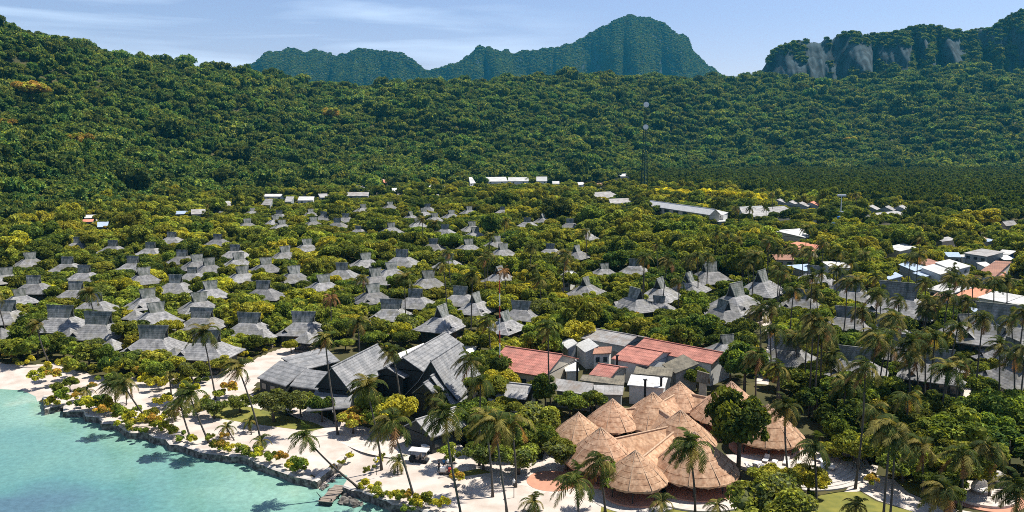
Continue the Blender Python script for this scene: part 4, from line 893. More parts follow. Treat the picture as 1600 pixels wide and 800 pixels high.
def palm(cx, cy, bx, by, kind='tall', i=[0]):
    """crown pixel, base pixel"""
    i[0] += 1; B = at(bx, by); rr = random.Random(i[0] * 13 + 5)
    d = ray(cx, cy); t_ = (B.y + (1.2 if kind != 'lean' else -1.5)) / d[1]; C = Vector((d[0] * t_, d[1] * t_, CAMH + d[2] * t_))
    if by < 500: C.z = max(C.z, 6)
    t = thing('palm_tree', B); H = C.z; off = C - B; n = 9; pts = []; rad = []
    bow = Vector((rr.uniform(-.4, .4), rr.uniform(-.3, .3), 0)) * (H / 14); lean = math.hypot(off.x, off.y) / max(H, 1)
    for k in range(n):
        f = k / (n - 1); g = f ** (1.25 if lean < .3 else .9)
        pts.append(Vector((off.x * g, off.y * g, H * f)) + bow * math.sin(math.pi * f)); rad.append((.17 - .06 * f) * (1.55 if k == 0 else 1) * (.7 if H < 4 else 1))
    pts[0].z = -.3; m = MB(); m.tube(pts, rad, 7); part('trunk', m.mesh('trunk', M['trunk'], True), t)
    small = H < 4.2 or kind == 'small'
    me = DEADC if kind == 'dead' else (SMALLC[i[0] % 3] if small else CROWNS[i[0] * 5 % 8])
    c = part('crown', me, t); c.location = off; s = rr.uniform(.80, 1.05); c.scale = (s, s, s); c.rotation_euler = (rr.uniform(-.12, .12), rr.uniform(-.12, .12), rr.uniform(-.5, .5))
    if not small and B.y < 230: q = part('coconuts', NUTS, c); q.location = (0, 0, 0)
    ds = 'dead orange palm' if kind == 'dead' else 'short young palm' if small else 'palm with long leaning trunk' if lean > .42 else 'tall straight coconut palm' if H > 13 else 'coconut palm of middle height'
    note(t, ds, 'palm', 'coconut palms among the bungalows', (cx, cy))
PALMS = """-6 462 15 541;57 507 80 573;139 460 157 536;192 599 240 665 lean;197 601 197 634;264 585 268 620;296 618 327 692 lean;282 632 297 682;270 641 270 662 small;372 575 410 705;317 521 337 625;354 668 367 689 small;390 659 393 680 small;135 611 139 628 small;180 604 183 647;
476 683 565 764 lean;408 690 411 712 small;508 529 528 680;572 605 596 731;559 503 561 600;613 549 627 672;612 662 652 791;695 653 722 815;751 597 749 728;735 565 738 660;775 665 793 806;758 655 770 777;799 660 806 762;622 722 622 743 small;685 617 692 668;
1077 701 1086 806;899 752 905 822;938 722 946 801;833 785 833 808 small;1034 785 1036 840;1121 791 1123 840;857 512 862 650;1184 557 1182 650;1227 638 1231 740;1272 701 1275 798;1272 497 1264 652;1281 505 1271 655;1242 528 1243 592;1222 426 1213 522;1255 390 1255 447;
1201 378 1201 470;1310 396 1300 465;1284 426 1285 470;1275 456 1277 520;1323 441 1315 540;1350 399 1349 453;1434 399 1430 483;1437 372 1436 430;1485 432 1485 483;1573 441 1570 510;1377 459 1374 525;1347 486 1350 545;1398 498 1392 592;1449 486 1444 560;1497 510 1474 642;
1536 498 1523 626;1386 537 1373 640;1422 537 1419 655;1461 528 1448 650;1352 575 1336 764;1392 668 1380 812;1398 690 1390 815;1418 620 1416 706;1503 713 1500 802;1476 767 1478 830;1587 764 1590 830;1338 791 1338 820 small;1290 520 1292 600;1430 560 1432 620;
833 420 834 465;881 414 882 460;1007 402 1006 500;1044 408 1036 496;1076 408 1073 467;1089 400 1089 473;1107 400 1104 465;1154 375 1151 428;1179 400 1173 490;1079 352 1079 386;1110 302 1110 326;1150 325 1150 350;1172 327 1170 352;1197 325 1197 352;997 347 997 364;
1207 304 1207 345;1260 357 1258 420;1285 362 1287 390;1327 367 1327 392;1355 367 1355 396;1440 350 1440 392;1490 422 1491 462;1337 304 1338 345;566 435 570 486;632 435 635 522;517 465 521 537 dead;692 411 698 519;757 405 758 477;739 432 736 534;787 423 791 483 dead;763 501 767 588;
660 342 664 400;679 350 679 397;789 345 789 405;325 320 326 345;1060 440 1058 500;1215 390 1216 440;1330 410 1330 470;1405 470 1404 540;1460 470 1458 540;1520 440 1520 500;1440 520 1440 600;1512 470 1512 560;1365 520 1362 600;1300 560 1297 640;1580 500 1578 590;1545 700 1546 780;1440 700 1442 780;1322 600 1320 690;1365 640 1362 720"""
g_ = random.Random(11)
EXTRA = []
for i in range(46):
    for _ in range(30):
        bx, by = (g_.uniform(1175, 1600), g_.uniform(430, 690)) if i < 34 else (g_.uniform(700, 1180), g_.uniform(425, 520))
        p_ = at(bx, by); h_ = g_.uniform(11, 16.5); q_ = proj(p_.x + g_.uniform(-1.2, .6), p_.y, h_)
        if all(abs(bx - e_[2]) > 13 or abs(by - e_[3]) > 26 for e_ in EXTRA) and all(math.hypot(p_.x - b_[5], p_.y - b_[6]) > b_[7] * .8 for b_ in BOX): EXTRA.append((q_[0], q_[1], bx, by)); break
PALMS += ';' + ';'.join('%.1f %.1f %.1f %.1f' % e_ for e_ in EXTRA)
for rec in PALMS.replace('\n', '').split(';'):
    q = rec.split(); palm(*map(float, q[:4]), q[4] if len(q) > 4 else 'tall')

# ------------------------------------------------------------------ broadleaf trees
ICO = None
def ico():
    global ICO
    if ICO is None:
        bm = bmesh.new(); bmesh.ops.create_icosphere(bm, subdivisions=2, radius=1); ICO = (np.array([v.co[:] for v in bm.verts]), np.array([[v.index for v in f.verts] for f in bm.faces])); bm.free()
    return ICO
def crown_mesh(name, R, H, z0, nblob, nleaf, lsize, seed, mats, flat=0.0, second=0.0, spread=0.80):
    """crown of radius R, from height z0 up to H: leafy lumps round a few darker cores; mats[1] is used for a share of leaves"""
    g = np.random.default_rng(seed); C = []; RR = []
    hz = (H - z0) / 2; zc = z0 + hz * (1 + .25 * flat)
    for i in range(nblob):
        a = g.uniform(0, 2 * np.pi); q = np.sqrt(g.uniform(.05, 1)); e = g.uniform(-.5, 1.0) * np.sqrt(max(0, 1 - (q * .85) ** 2))
        C.append((q * np.cos(a) * R * spread, q * np.sin(a) * R * spread, zc + e * hz * .68)); RR.append(R * g.uniform(.15, .42) * (1.2 - .35 * q))
    C = np.array(C); RR = np.array(RR); sz = min(1.0, hz / (R * .62)) * .8 + .2
    p = RR ** 2 / np.sum(RR ** 2); b = g.choice(nblob, nleaf, p=p)
    d = g.normal(size=(nleaf, 3)); d /= np.linalg.norm(d, axis=1)[:, None]; k = d[:, 2] < -.35; d[k, 2] *= -1
    P = C[b] + d * (RR[b] * g.uniform(.86, 1.12, nleaf))[:, None] * np.array([1, 1, sz * .9])
    wq = P / (R * .30); keep = (fbm(wq[:, 0] + wq[:, 2] * .7 + seed, wq[:, 1] - wq[:, 2] * .6, seed, 2) > .235)
    for j in range(nblob):
        q = (P - C[j]) / np.array([1, 1, sz * .9]); keep &= ~((np.linalg.norm(q, axis=1) < RR[j] * .8) & (b != j))
    P = P[keep]; d = d[keep]; bb = b[keep]; n = len(P)
    nr = d * .8 + g.normal(size=(n, 3)) * .75 + np.array([0, 0, .35]); nr /= np.linalg.norm(nr, axis=1)[:, None]
    t = np.cross(nr, g.normal(size=(n, 3))); t /= np.linalg.norm(t, axis=1)[:, None]; s = np.cross(nr, t)
    L = (lsize * g.uniform(.6, 1.35, n))[:, None]
    V = np.stack([P - t * L * .6, P + s * L * .38 + nr * L * .1, P + t * L * .62, P - s * L * .38 + nr * L * .1], 1).reshape(-1, 3)
    F = np.arange(4 * n).reshape(n, 4); br = g.uniform(size=nblob)
    mi = ((g.uniform(size=n) < second) | (br[bb] < second * .8)).astype(int) if len(mats) > 1 else np.zeros(n, int)
    iv, if_ = ico(); Vs = [V]; Fs = [list(map(int, f)) for f in F]; o = len(V); ml = list(mi)
    for j in range(nblob):
        Vs.append(iv * (RR[j] * .70) * np.array([1, 1, sz * .9]) * (1 + .12 * g.normal(size=(len(iv), 1))) + C[j]); Fs += [[int(i) + o for i in f] for f in if_]; o += len(iv); ml += [0] * len(if_)
    me = mesh_np(name, np.concatenate(Vs), Fs, mats, ml); bt = g.uniform(.72, 1.28, nblob)
    tone = np.concatenate([np.exp(g.normal(0, .31, n)) * bt[bb], np.full(len(if_) * nblob, .8)])[:len(me.polygons)]; set_tone(me, tone); return me
def trunk_mesh(H, r, seed, limbs=4, R=3):
    g = random.Random(seed); m = MB(); m.tube([(0, 0, -.3), (g.uniform(-.1, .1), g.uniform(-.1, .1), H * .35), (g.uniform(-.2, .2), g.uniform(-.2, .2), H * .7)], [r * 1.4, r, r * .6], 7)
    for i in range(limbs):
        a = 2 * math.pi * i / limbs + g.uniform(-.4, .4); z = H * g.uniform(.3, .5); m.tube([(0, 0, z), (R * .3 * math.cos(a), R * .3 * math.sin(a), z + H * .18), (R * .62 * math.cos(a), R * .62 * math.sin(a), z + H * .3)], [r * .55, r * .4, r * .15], 5)
    return m.mesh('trunk', M['bark'], True)
MATS = {'dark': ['leaf_dark', 'leaf_green'], 'green': ['leaf_green', 'leaf_dark'], 'olive': ['leaf_olive', 'leaf_green'], 'yellow': ['leaf_yellow', 'leaf_olive'], 'pale': ['leaf_pale', 'leaf_green'], 'gold': ['leaf_gold', 'leaf_olive'], 'rust': ['leaf_rust', 'leaf_olive'], 'lime': ['leaf_lime', 'leaf_yellow']}
SECOND = {'dark': .22, 'green': .25, 'olive': .35, 'yellow': .4, 'pale': .35, 'gold': .45, 'rust': .35, 'lime': .2}
LOOK = {'dark': 'dark green dense tree', 'green': 'mid green bushy tree', 'olive': 'olive green spreading tree', 'yellow': 'yellow green bright tree', 'pale': 'pale leaved frangipani tree', 'gold': 'golden flowering tree', 'rust': 'rust topped forest tree', 'lime': 'bright lime yellow hedge tree'}
# unit trees: radius 5, three forms per look; copies are scaled
TREE = {}
for ci, c in enumerate(MATS):
    mm = [M[x] for x in MATS[c]]
    TREE[c] = []
    for f, (H, z0, fl, nb) in enumerate(((8.6, 1.5, 0, 24), (6.6, 2.0, .5, 26), (10.5, 1.5, .1, 26))):
        TREE[c].append((crown_mesh('crown', 5.0, H, z0, nb, 6000, .52, 100 + ci * 7 + f, mm, fl, SECOND[c]), trunk_mesh(H, .28, ci * 3 + f, 4, 4)))
BUSH = {}
for ci, c in enumerate(MATS):
    mm = [M[x] for x in MATS[c]]
    BUSH[c] = [crown_mesh('bush_leaves', 1.5, 1.9 + .5 * f, -.2, 7, 900, .24, 300 + ci * 5 + f, mm, .2, SECOND[c]) for f in range(2)]
FG = crown_mesh('bush_leaves', 5.0, 6.2, .9, 17, 3000, .7, 77, [M['leaf_pale'], M['leaf_green']], .4, .3)
def tree(px, py, R, look, form=0, H=None, label=None, loc=None, name='tree', group='garden trees around the bungalows', seed=None):
    p = Vector(loc) if loc is not None else at(px, py)
    me, tr = TREE[look][form]; s = R / 5.0; hz = s if H is None else H / (8.6, 6.6, 10.5)[form]
    t = thing(name, p, random.uniform(0, 6.28)); c = part('crown', me, t); k = part('trunk', tr, t)
    c.scale = (s * random.uniform(.92, 1.08), s * random.uniform(.92, 1.08), hz); k.scale = (s, s, hz)
    note(t, LOOK[look], 'tree', group, (px, py) if loc is None else proj(p.x, p.y, p.z + hz * 5), label); return t
TREEPOS = []
def T(px, py, R, look, form=0, H=None, label=None):
    t = tree(px, py, R, look, form, H, label); TREEPOS.append((t.location.x, t.location.y, R))
def bush(px, py, R, look, f=0, loc=None, label=None, where=None):
    p = Vector(loc) if loc is not None else at(px, py); t = thing('shrub', p, random.uniform(0, 6.28)); me = BUSH[look][f]; s = R / 1.5
    c = part('leaves', me, t); c.scale = (s, s * random.uniform(.85, 1.1), s * random.uniform(.85, 1.15))
    note(t, {'dark': 'dark green shrub', 'green': 'green shrub', 'olive': 'olive shrub', 'yellow': 'yellow green shrub', 'pale': 'pale speckled shrub', 'gold': 'golden shrub', 'rust': 'brownish shrub', 'lime': 'lime shrub'}[look], 'shrub', 'shrubs of the resort gardens', (px, py) if loc is None else proj(*p), label, where)
T(1153, 748, 4.9, 'dark', 2, 13.5, 'big dark dense tree in front of the straw cones')
T(1556, 684, 4.9, 'green', 1, 7.4, 'round umbrella shaped green tree beside the stepped grey roofs')
T(1086, 541, 5.2, 'dark', 0, 8.6, 'big round dark tree above the long red roof')
T(1203, 842, 4.9, 'pale', 0, 7.6, 'bushy speckled tree below the curved white steps')
T(428, 660, 3.9, 'pale', 1, 5.0, 'spreading frangipani before the west reception roof'); T(470, 652, 2.6, 'pale', 1, 4.2, 'small frangipani touching the reception wing')
T(503, 660, 2.6, 'dark', 0, 5.2, 'small dark round tree under the deep blue gable')
T(622, 676, 3.9, 'yellow', 0, 6.4, 'bright yellow green tree before the nested gables'); T(552, 678, 2.8, 'rust', 0, 4.4, 'brownish yellow tree beside the entrance canopy'); T(585, 676, 2.4, 'olive', 0, 4.6)
T(835, 690, 4.2, 'pale', 0, 6.0, 'frangipani west of the first straw cone'); T(775, 690, 3.8, 'pale', 0, 5.4, 'frangipani behind the leaning palm trunks'); T(885, 737, 3.5, 'pale', 0, 4.8, 'round frangipani in front of the lowest west cone'); T(810, 742, 3.4, 'pale', 0, 4.6, 'frangipani beside the sand and the tall palms'); T(755, 735, 2.8, 'pale', 0, 4.2, 'small frangipani left of the tall twin palms')
T(852, 646, 2.7, 'green', 2, 7.6, 'upright green tree before the stained long roof'); T(890, 652, 3.0, 'green', 0, 4.2, 'low green tree above the first straw cone'); T(925, 648, 2.6, 'dark', 1, 3.8)
T(965, 770, 3.0, 'green', 0, 4.2); T(1090, 612, 2.6, 'green', 0, 4.6, 'round green tree behind the straw cones'); T(1163, 618, 4.4, 'dark', 2, 10.5, 'dark tall trees east of the long red roof'); T(1140, 604, 2.6, 'dark', 2, 8.0)
T(389, 333, 11.0, 'dark', 0, 17.0, 'large dark oval tree beside the grey roofs'); T(531, 422, 9.2, 'olive', 1, 10.0, 'wide olive umbrella tree amid the bungalows'); T(385, 380, 9.5, 'olive', 1, 8.0, 'wide olive umbrella tree below the dark oval tree')
T(868, 352, 10.5, 'dark', 0, 17, 'large dark tree behind the pale villa roofs'); T(845, 345, 8, 'green', 0, 13); T(925, 362, 9, 'green', 0, 14); T(965, 368, 9.5, 'olive', 0, 14); T(1005, 378, 9, 'olive', 0, 13); T(1045, 384, 8, 'green', 0, 12); T(950, 348, 8, 'yellow', 0, 11); T(1300, 354, 8.5, 'dark', 0, 12, 'dark tree west of the thin white mast'); T(1335, 356, 8.5, 'green', 0, 12.5, 'dark green tree east of the thin white mast')
T(1500, 368, 8, 'yellow', 0, 12, 'bright yellow tree by the mangrove edge'); T(1530, 366, 9, 'yellow', 2, 15, 'tall golden yellow tree at the mangrove edge'); T(1460, 366, 7.5, 'yellow', 0, 10); T(1425, 352, 6, 'green', 0, 12)
for i in range(15):
    x = 1022 + i * 11.5; T(x, 317 + i * .7, 7.2, 'lime', i % 2, 11.0 + (i * 37 % 5) * .6)
for x, y, r in ((92, 402, 2.6), (141, 412, 2.4), (203, 408, 2.0), (108, 473, 2.2), (147, 408, 2.0), (365, 380, 2.2), (150, 358, 2.6), (168, 362, 2.4), (987, 508, 2.6), (1000, 514, 2.2), (870, 512, 1.6), (1395, 715, 1.6), (1388, 724, 1.5), (1590, 500, 2.6), (1585, 470, 2.4), (845, 690, 1.2), (1463, 615, 1.3), (330, 476, 1.8), (303, 465, 1.6), (1330, 715, 1.4)):
    T(x, y, r, 'gold', 1, r * 1.35)
# shore shrubs
SH = [(85, 636, 1.6), (100, 632, 1.8), (118, 640, 1.7), (135, 645, 2.0), (150, 640, 2.0), (160, 655, 1.9), (172, 648, 2.2), (185, 660, 1.8), (205, 655, 2.0), (215, 668, 2.0), (228, 660, 2.0), (240, 672, 1.8), (190, 668, 1.6), (205, 676, 1.4), (220, 680, 1.4), (252, 672, 1.7), (238, 655, 1.8), (120, 628, 1.5), (262, 677, 1.4), (270, 684, 1.3), (288, 690, 1.5), (298, 695, 1.0), (335, 705, 1.6), (345, 708, 1.5), (360, 706, 1.3), (376, 712, 1.4), (392, 716, 1.5), (405, 720, 1.4), (425, 723, 1.6), (440, 728, 1.5), (455, 732, 1.2), (466, 743, 1.7), (472, 738, 1.3), (60, 600, 1.9), (72, 592, 2.0), (85, 598, 2.0), (70, 582, 1.6), (110, 590, 2.4), (120, 584, 2.2), (100, 578, 1.8), (30, 575, 1.5), (12, 565, 1.6), (45, 570, 1.4), (150, 588, 1.8), (165, 600, 2.2), (180, 590, 2.4), (200, 598, 2.2), (215, 592, 2.0), (225, 602, 1.8), (165, 575, 2.2), (185, 575, 2.0), (110, 608, 1.6), (122, 616, 1.3), (145, 612, 1.3), (575, 767, 1.3), (588, 778, 1.3), (596, 782, 1.2), (615, 785, 1.0), (625, 783, 1.4), (640, 788, 1.3), (655, 792, 1.4), (670, 792, 1.3), (640, 800, 1.2), (690, 802, 1.2), (535, 728, .8), (520, 738, .7), (545, 716, .8), (572, 742, .7), (582, 734, .8), (590, 726, .8), (598, 718, .9), (715, 758, 1.3), (712, 748, 1.1), (700, 718, 1.8), (708, 726, 1.5), (725, 690, 1.6), (330, 690, 1.3), (350, 690, 1.1), (300, 650, 1.8), (320, 640, 1.6), (265, 655, 1.6), (255, 640, 1.8), (340, 625, 1.9), (360, 620, 2.0), (300, 615, 2.0), (280, 605, 2.0), (320, 600, 2.0), (245, 610, 1.9), (262, 625, 1.4), (1362, 764, 1.5), (1400, 745, 1.6), (1430, 745, 1.8), (1450, 760, 1.8), (1415, 735, 1.7), (1465, 745, 1.9)]
for i, (x, y, r) in enumerate(SH):
    bush(x, y, r, ('yellow', 'olive', 'green', 'yellow', 'olive', 'rust')[(i * 7) % 6] if not (x == 1362) else 'rust', i % 2)
# trees along the beach plots
for x, y, r, c, f, h in ((140, 575, 3.4, 'green', 0, 5.5), (175, 588, 2.8, 'dark', 0, 4.6), (60, 560, 3.0, 'green', 0, 5), (100, 560, 3.0, 'dark', 0, 5), (205, 580, 3.2, 'pale', 0, 4.4), (235, 590, 2.6, 'olive', 0, 4), (20, 555, 2.6, 'olive', 0, 4), (88, 622, 1.6, 'green', 2, 3.2), (110, 612, 1.5, 'dark', 1, 2.6), (300, 598, 3.0, 'pale', 0, 4.2), (345, 585, 3.2, 'olive', 0, 4.2), (335, 655, 2.6, 'pale', 0, 3.6), (375, 645, 2.4, 'pale', 0, 3.2), (250, 600, 2.6, 'green', 0, 4.4), (160, 640, 2.0, 'dark', 0, 2.8), (365, 560, 2.8, 'olive', 0, 4), (330, 565, 2.8, 'green', 0, 4), (420, 545, 2.0, 'olive', 0, 3.4), (455, 552, 2.0, 'yellow', 0, 3.2), (540, 548, 2.6, 'olive', 1, 2.6), (1310, 690, 4.2, 'dark', 0, 7), (1345, 680, 4.0, 'dark', 0, 6), (1300, 640, 4.0, 'green', 0, 6), (1275, 660, 3.6, 'dark', 0, 6), (1250, 625, 4.2, 'green', 0, 6), (1440, 700, 4.0, 'green', 0, 6), (1470, 700, 3.6, 'olive', 0, 5.5), (1410, 755, 3.6, 'pale', 0, 5.0), (1500, 690, 4.2, 'dark', 0, 6), (1575, 730, 4.2, 'dark', 0, 6), (1540, 745, 3.4, 'green', 0, 5), (1600, 700, 4, 'green', 0, 6), (1350, 720, 3.2, 'dark', 0, 5), (1300, 720, 2.6, 'olive', 0, 3.4), (1470, 790, 3, 'green', 0, 4.5), (690, 690, 2.0, 'green', 0, 3), (705, 580, 3.0, 'dark', 0, 6.5), (760, 595, 3.6, 'green', 0, 6), (785, 585, 3.0, 'dark', 0, 6)):
    T(x, y, r, c, f, h)

# fill: gardens between the houses
BX = np.array(BOX)
EXP = [[(a.x, a.y) for a in (at(*q) for q in e)] for e in EXCL]
cells = []
stp = 4.2
for Y in np.arange(104, 1000, stp):
    for X in np.arange(-Y * .80, Y * 1.05, stp): cells.append((X + RNG.uniform(-.48, .48) * stp, Y + RNG.uniform(-.48, .48) * stp))
cells = np.array(cells); RNG.shuffle(cells)
cu, cv = proj(cells[:, 0], cells[:, 1], 0.0)
ok = (cu > -230) & (cu < 2130)
yb = np.interp(cu, [-900, 0, 150, 300, 450, 600, 750, 900, 1000, 1100, 1200, 1300, 1420, 1500, 1600, 2000], [372, 336, 322, 314, 308, 304, 300, 296, 300, 304, 318, 326, 332, 342, 350, 360])
ok &= cv > yb - 2
sdd, sty_ = shore_dist(cells[:, 0], cells[:, 1]); ok &= ~(inpoly(cells[:, 0], cells[:, 1], sea_poly)) & (sdd > 4)
for e in EXP: ok &= ~inpoly(cells[:, 0], cells[:, 1], e)
insand = inpoly(cells[:, 0], cells[:, 1], spw); ok &= ~insand
for l in lawns: ok &= ~inpoly(cu, cv, l)
lane = [[(1180, 465), (1215, 465), (1225, 560), (1205, 605), (1180, 600)], [(1475, 570), (1520, 570), (1525, 640), (1420, 665), (1420, 640)], [(1310, 790), (1320, 745), (1375, 720), (1400, 745), (1460, 780), (1480, 800)], [(1470, 408), (1540, 380), (1600, 362), (1700, 340), (1700, 318), (1600, 346), (1530, 365)]]
for l in lane: ok &= ~inpoly(cu, cv, l)
cells = cells[ok]; cu = cu[ok]; cv = cv[ok]
zone_dark = fbm(cells[:, 0] / 60 + 9, cells[:, 1] / 60, 51, 3)
GXY = {}
def near_tree(X, Y, R):
    gx_, gy_ = int(X // 12), int(Y // 12)
    for a in (-1, 0, 1):
        for b_ in (-1, 0, 1):
            for (x, y, r) in GXY.get((gx_ + a, gy_ + b_), ()):
                if math.hypot(x - X, y - Y) < .60 * (r + R): return True
    return False
def put(X, Y, R): GXY.setdefault((int(X // 12), int(Y // 12)), []).append((X, Y, R))
for t_ in TREEPOS: put(*t_)
FILL = []; COV = np.zeros(len(BX)); LIM = np.where(BX[:, 8] > 0, BX[:, 8] * 1.6, np.where(BX[:, 4] < 230, .10, np.where(BX[:, 4] < 330, .17, .26)))
SIZES = (7.0, 5.6, 4.4, 3.4, 2.5, 1.8, 1.2)
for pas in range(2):
    for (X, Y), u_, v_, zd in zip(cells, cu, cv, zone_dark):
        start = (RNG.choice(3, p=[.35, .40, .25]) + (1 if Y < 260 else 0)) if pas == 0 else 3 if Y > 240 else 4
        dB = np.hypot(BX[:, 5] - X, BX[:, 6] - Y)
        for si in range(start, 4 if pas == 0 else len(SIZES)):
            R = SIZES[si] * RNG.uniform(.88, 1.12); form = RNG.choice(3, p=[.45, .35, .20]); H = R * (1.5, 1.2, 2.0)[form] * RNG.uniform(.85, 1.25) + .4
            if R < 2.1: H = R * 1.35; form = 0
            if np.any(dB < BX[:, 7] * .92 + R * .45): continue
            if near_tree(X, Y, R): continue
            x0, yt = proj(X, Y, H * .96); rp = R * FPX / Y * .95; yb_ = proj(X, Y - R * .6, 0)[1]; ymid = proj(X, Y - R, H * .5)[1]
            fr = (BX[:, 4] > Y)
            ox = np.clip(np.minimum(BX[:, 2], x0 + rp) - np.maximum(BX[:, 0], x0 - rp), 0, None); oy = np.clip(np.minimum(BX[:, 3], yb_) - np.maximum(BX[:, 1], yt), 0, None)
            fz = ox * oy / ((BX[:, 2] - BX[:, 0]) * (BX[:, 3] - BX[:, 1]) + 1)
            lim = .14 if Y < 230 else .24 if Y < 330 else .34
            if np.any(fr & (COV + fz > LIM) & (fz > .01)): continue
            COV += np.where(fr, fz * .8, 0)
            put(X, Y, R); FILL.append((X, Y, R, H, form, zd, rp)); break
print('fill', len(FILL), 'trees', sum(f[2] >= 2.1 for f in FILL))
def pick_look(X, Y, zd, R):
    u_ = 800 + FPX * X / Y; q = RNG.uniform()
    far = np.clip((Y - 150) / 350, 0, 1)
    dk = zd + RNG.normal(0, .055) + (.03 if u_ > 1150 and Y < 300 else 0) + (.06 if 780 < u_ < 1150 and Y < 330 else 0)
    if dk > .56: return ('dark' if q < .55 else 'green' if q < .85 else 'olive')
    if dk > .47: return ('green' if q < .45 else 'dark' if q < .62 else 'olive' if q < .88 else 'yellow')
    return ('olive' if q < .45 else 'yellow' if q < .62 else 'green' if q < .92 else 'pale' if Y < 220 else 'green')
big = sorted([f for f in FILL if f[2] >= 2.1], key=lambda f: -f[6]); small = sorted([f for f in FILL if f[2] < 2.1], key=lambda f: -f[6])
n_exp = sum(1 for o, *_ in RECS if o['category'] == 'tree'); NT = max(0, 300 - n_exp)
for (X, Y, R, H, form, zd, rp) in big[:NT]: tree(0, 0, R, pick_look(X, Y, zd, R), form, H, loc=(X, Y, 0))
n_b = sum(1 for o, *_ in RECS if o['category'] == 'shrub')
for (X, Y, R, H, form, zd, rp) in small[:290 - n_b]: bush(0, 0, R, pick_look(X, Y, zd, R), int(R * 10) % 2, loc=(X, Y, 0))

# ------------------------------------------------------------------ woods that read as one mass: points that carry a crown each
def scatter(name, pts, rot, scl, idx, meshes_obj):
    me = bpy.data.meshes.new(name); me.vertices.add(len(pts)); me.vertices.foreach_set('co', np.asarray(pts, np.float32).ravel())
    for nm, ty, arr in (('rot', 'FLOAT_VECTOR', rot), ('scl', 'FLOAT_VECTOR', scl), ('idx', 'INT', idx)):
        a = me.attributes.new(nm, ty, 'POINT'); a.data.foreach_set('vector' if ty == 'FLOAT_VECTOR' else 'value', np.asarray(arr, np.int32 if ty == 'INT' else np.float32).ravel())
    ng = bpy.data.node_groups.new(name, 'GeometryNodeTree'); ng.interface.new_socket('Geometry', in_out='INPUT', socket_type='NodeSocketGeometry'); ng.interface.new_socket('Geometry', in_out='OUTPUT', socket_type='NodeSocketGeometry')
    gi = N(ng, 'NodeGroupInput'); go = N(ng, 'NodeGroupOutput'); ins = N(ng, 'GeometryNodeInstanceOnPoints'); g2 = N(ng, 'GeometryNodeGeometryToInstance')
    for ob in reversed(meshes_obj):
        oi = N(ng, 'GeometryNodeObjectInfo'); oi.inputs['Object'].default_value = ob; oi.inputs['As Instance'].default_value = False; oi.transform_space = 'ORIGINAL'; ng.links.new(oi.outputs['Geometry'], g2.inputs[0])
    ins.inputs['Pick Instance'].default_value = True
    def attr(nm, ty):
        a = N(ng, 'GeometryNodeInputNamedAttribute', data_type=ty); a.inputs['Name'].default_value = nm; return a.outputs['Attribute']
    ng.links.new(gi.outputs[0], ins.inputs['Points']); ng.links.new(g2.outputs[0], ins.inputs['Instance']); ng.links.new(attr('idx', 'INT'), ins.inputs['Instance Index'])
    e2r = N(ng, 'FunctionNodeEulerToRotation'); ng.links.new(attr('rot', 'FLOAT_VECTOR'), e2r.inputs[0]); ng.links.new(e2r.outputs[0], ins.inputs['Rotation']); ng.links.new(attr('scl', 'FLOAT_VECTOR'), ins.inputs['Scale'])
    ng.links.new(ins.outputs[0], go.inputs[0])
    o = struct(name, me, 'stuff'); md = o.modifiers.new('scatter', 'NODES'); md.node_group = ng; return o
def sources(root_names): pass
# the crowns that the woods repeat belong to trees that stand in the scene
def first_of(mesh, pname):
    for o in COL.objects:
        if o.data == mesh and o.parent: return o
    return None
# forest trees of their own: a few that stand out on the hills
FM = [crown_mesh('crown', 5.0, (8.0, 6.4, 9.5, 7.0)[i], .2, (20, 18, 24, 16)[i], 1600, (.80, .76, .84, .72)[i], 500 + i, [M['leaf_forest'], M['leaf_forest2']], (0, .4, 0, .2)[i], (.18, .45, .25, .7)[i], .86) for i in range(4)]
MM = [crown_mesh('crown', 5.0, 13, .2, 12, 800, 1.0, 540 + i, [M['leaf_mangrove'], M['leaf_dark']], 0, .2, .8) for i in range(2)]
def hill_at(x, y, step=8.0):
    d = ray(x, y); Yv = np.arange(300, 2600, step); Xv = Yv * d[0] / d[1]; Zr = CAMH + Yv * d[2] / d[1]; h = terrain(Xv, Yv) + 7
    k = np.argmax(h > Zr); return Vector((float(Xv[k]), float(Yv[k]), float(h[k] - 7)))
STAND = [(50, 157, 15, 'rust', 'rust topped tree high on the western hill'), (125, 232, 11, 'rust', 'rust topped tree lower on the western hill'), (518, 190, 16, 'rust', 'rust topped tree on the middle forest slope'), (1328, 228, 13, 'gold', 'golden tree on the slope behind the mangrove'), (8, 203, 9, 'rust', 'rust topped tree at the western frame edge'), (350, 290, 13, 'dark', 'broad dark tree at the forest foot')]
for x, y, R, c, l in STAND:
    p = hill_at(x, y); tree(x, y, R, c, 1, R * 1.3, l, loc=(p.x, p.y, p.z + 4), name='forest_tree', group='standout forest trees')
for i, me in enumerate(FM):
    p = hill_at((640, 760, 880, 1130)[i], (232, 238, 244, 222)[i]); t = thing('forest_tree', p); c = part('crown', me, t); c.scale = (2.1, 2.1, 2.1); k = part('trunk', TREE['dark'][0][1], t); k.scale = (2, 2, 1.6)
    note(t, '', 'tree', 'standout forest trees', (0, 0), ('tall rounded green tree', 'flat topped light green tree', 'high domed green tree', 'pale green tree')[i] + ' standing at the forest foot ' + ('west of the lattice mast', 'above the white shed roof', 'above the long white roofs', 'right behind the mangrove')[i])
for i, me in enumerate(MM):
    p = at((1150, 1400)[i], (297, 322)[i]); t = thing('mangrove_tree', p); c = part('crown', me, t); k = part('trunk', TREE['dark'][0][1], t); note(t, '', 'tree', 'mangrove edge trees', (0, 0), ('dark mangrove tree behind the yellow hedge trees', 'dark mangrove tree behind the gabled hut row')[i])
FO = [first_of(m, 'crown') for m in FM]; MO = [first_of(m, 'crown') for m in MM]

def jit(n): return RNG.uniform(-.5, .5, n)
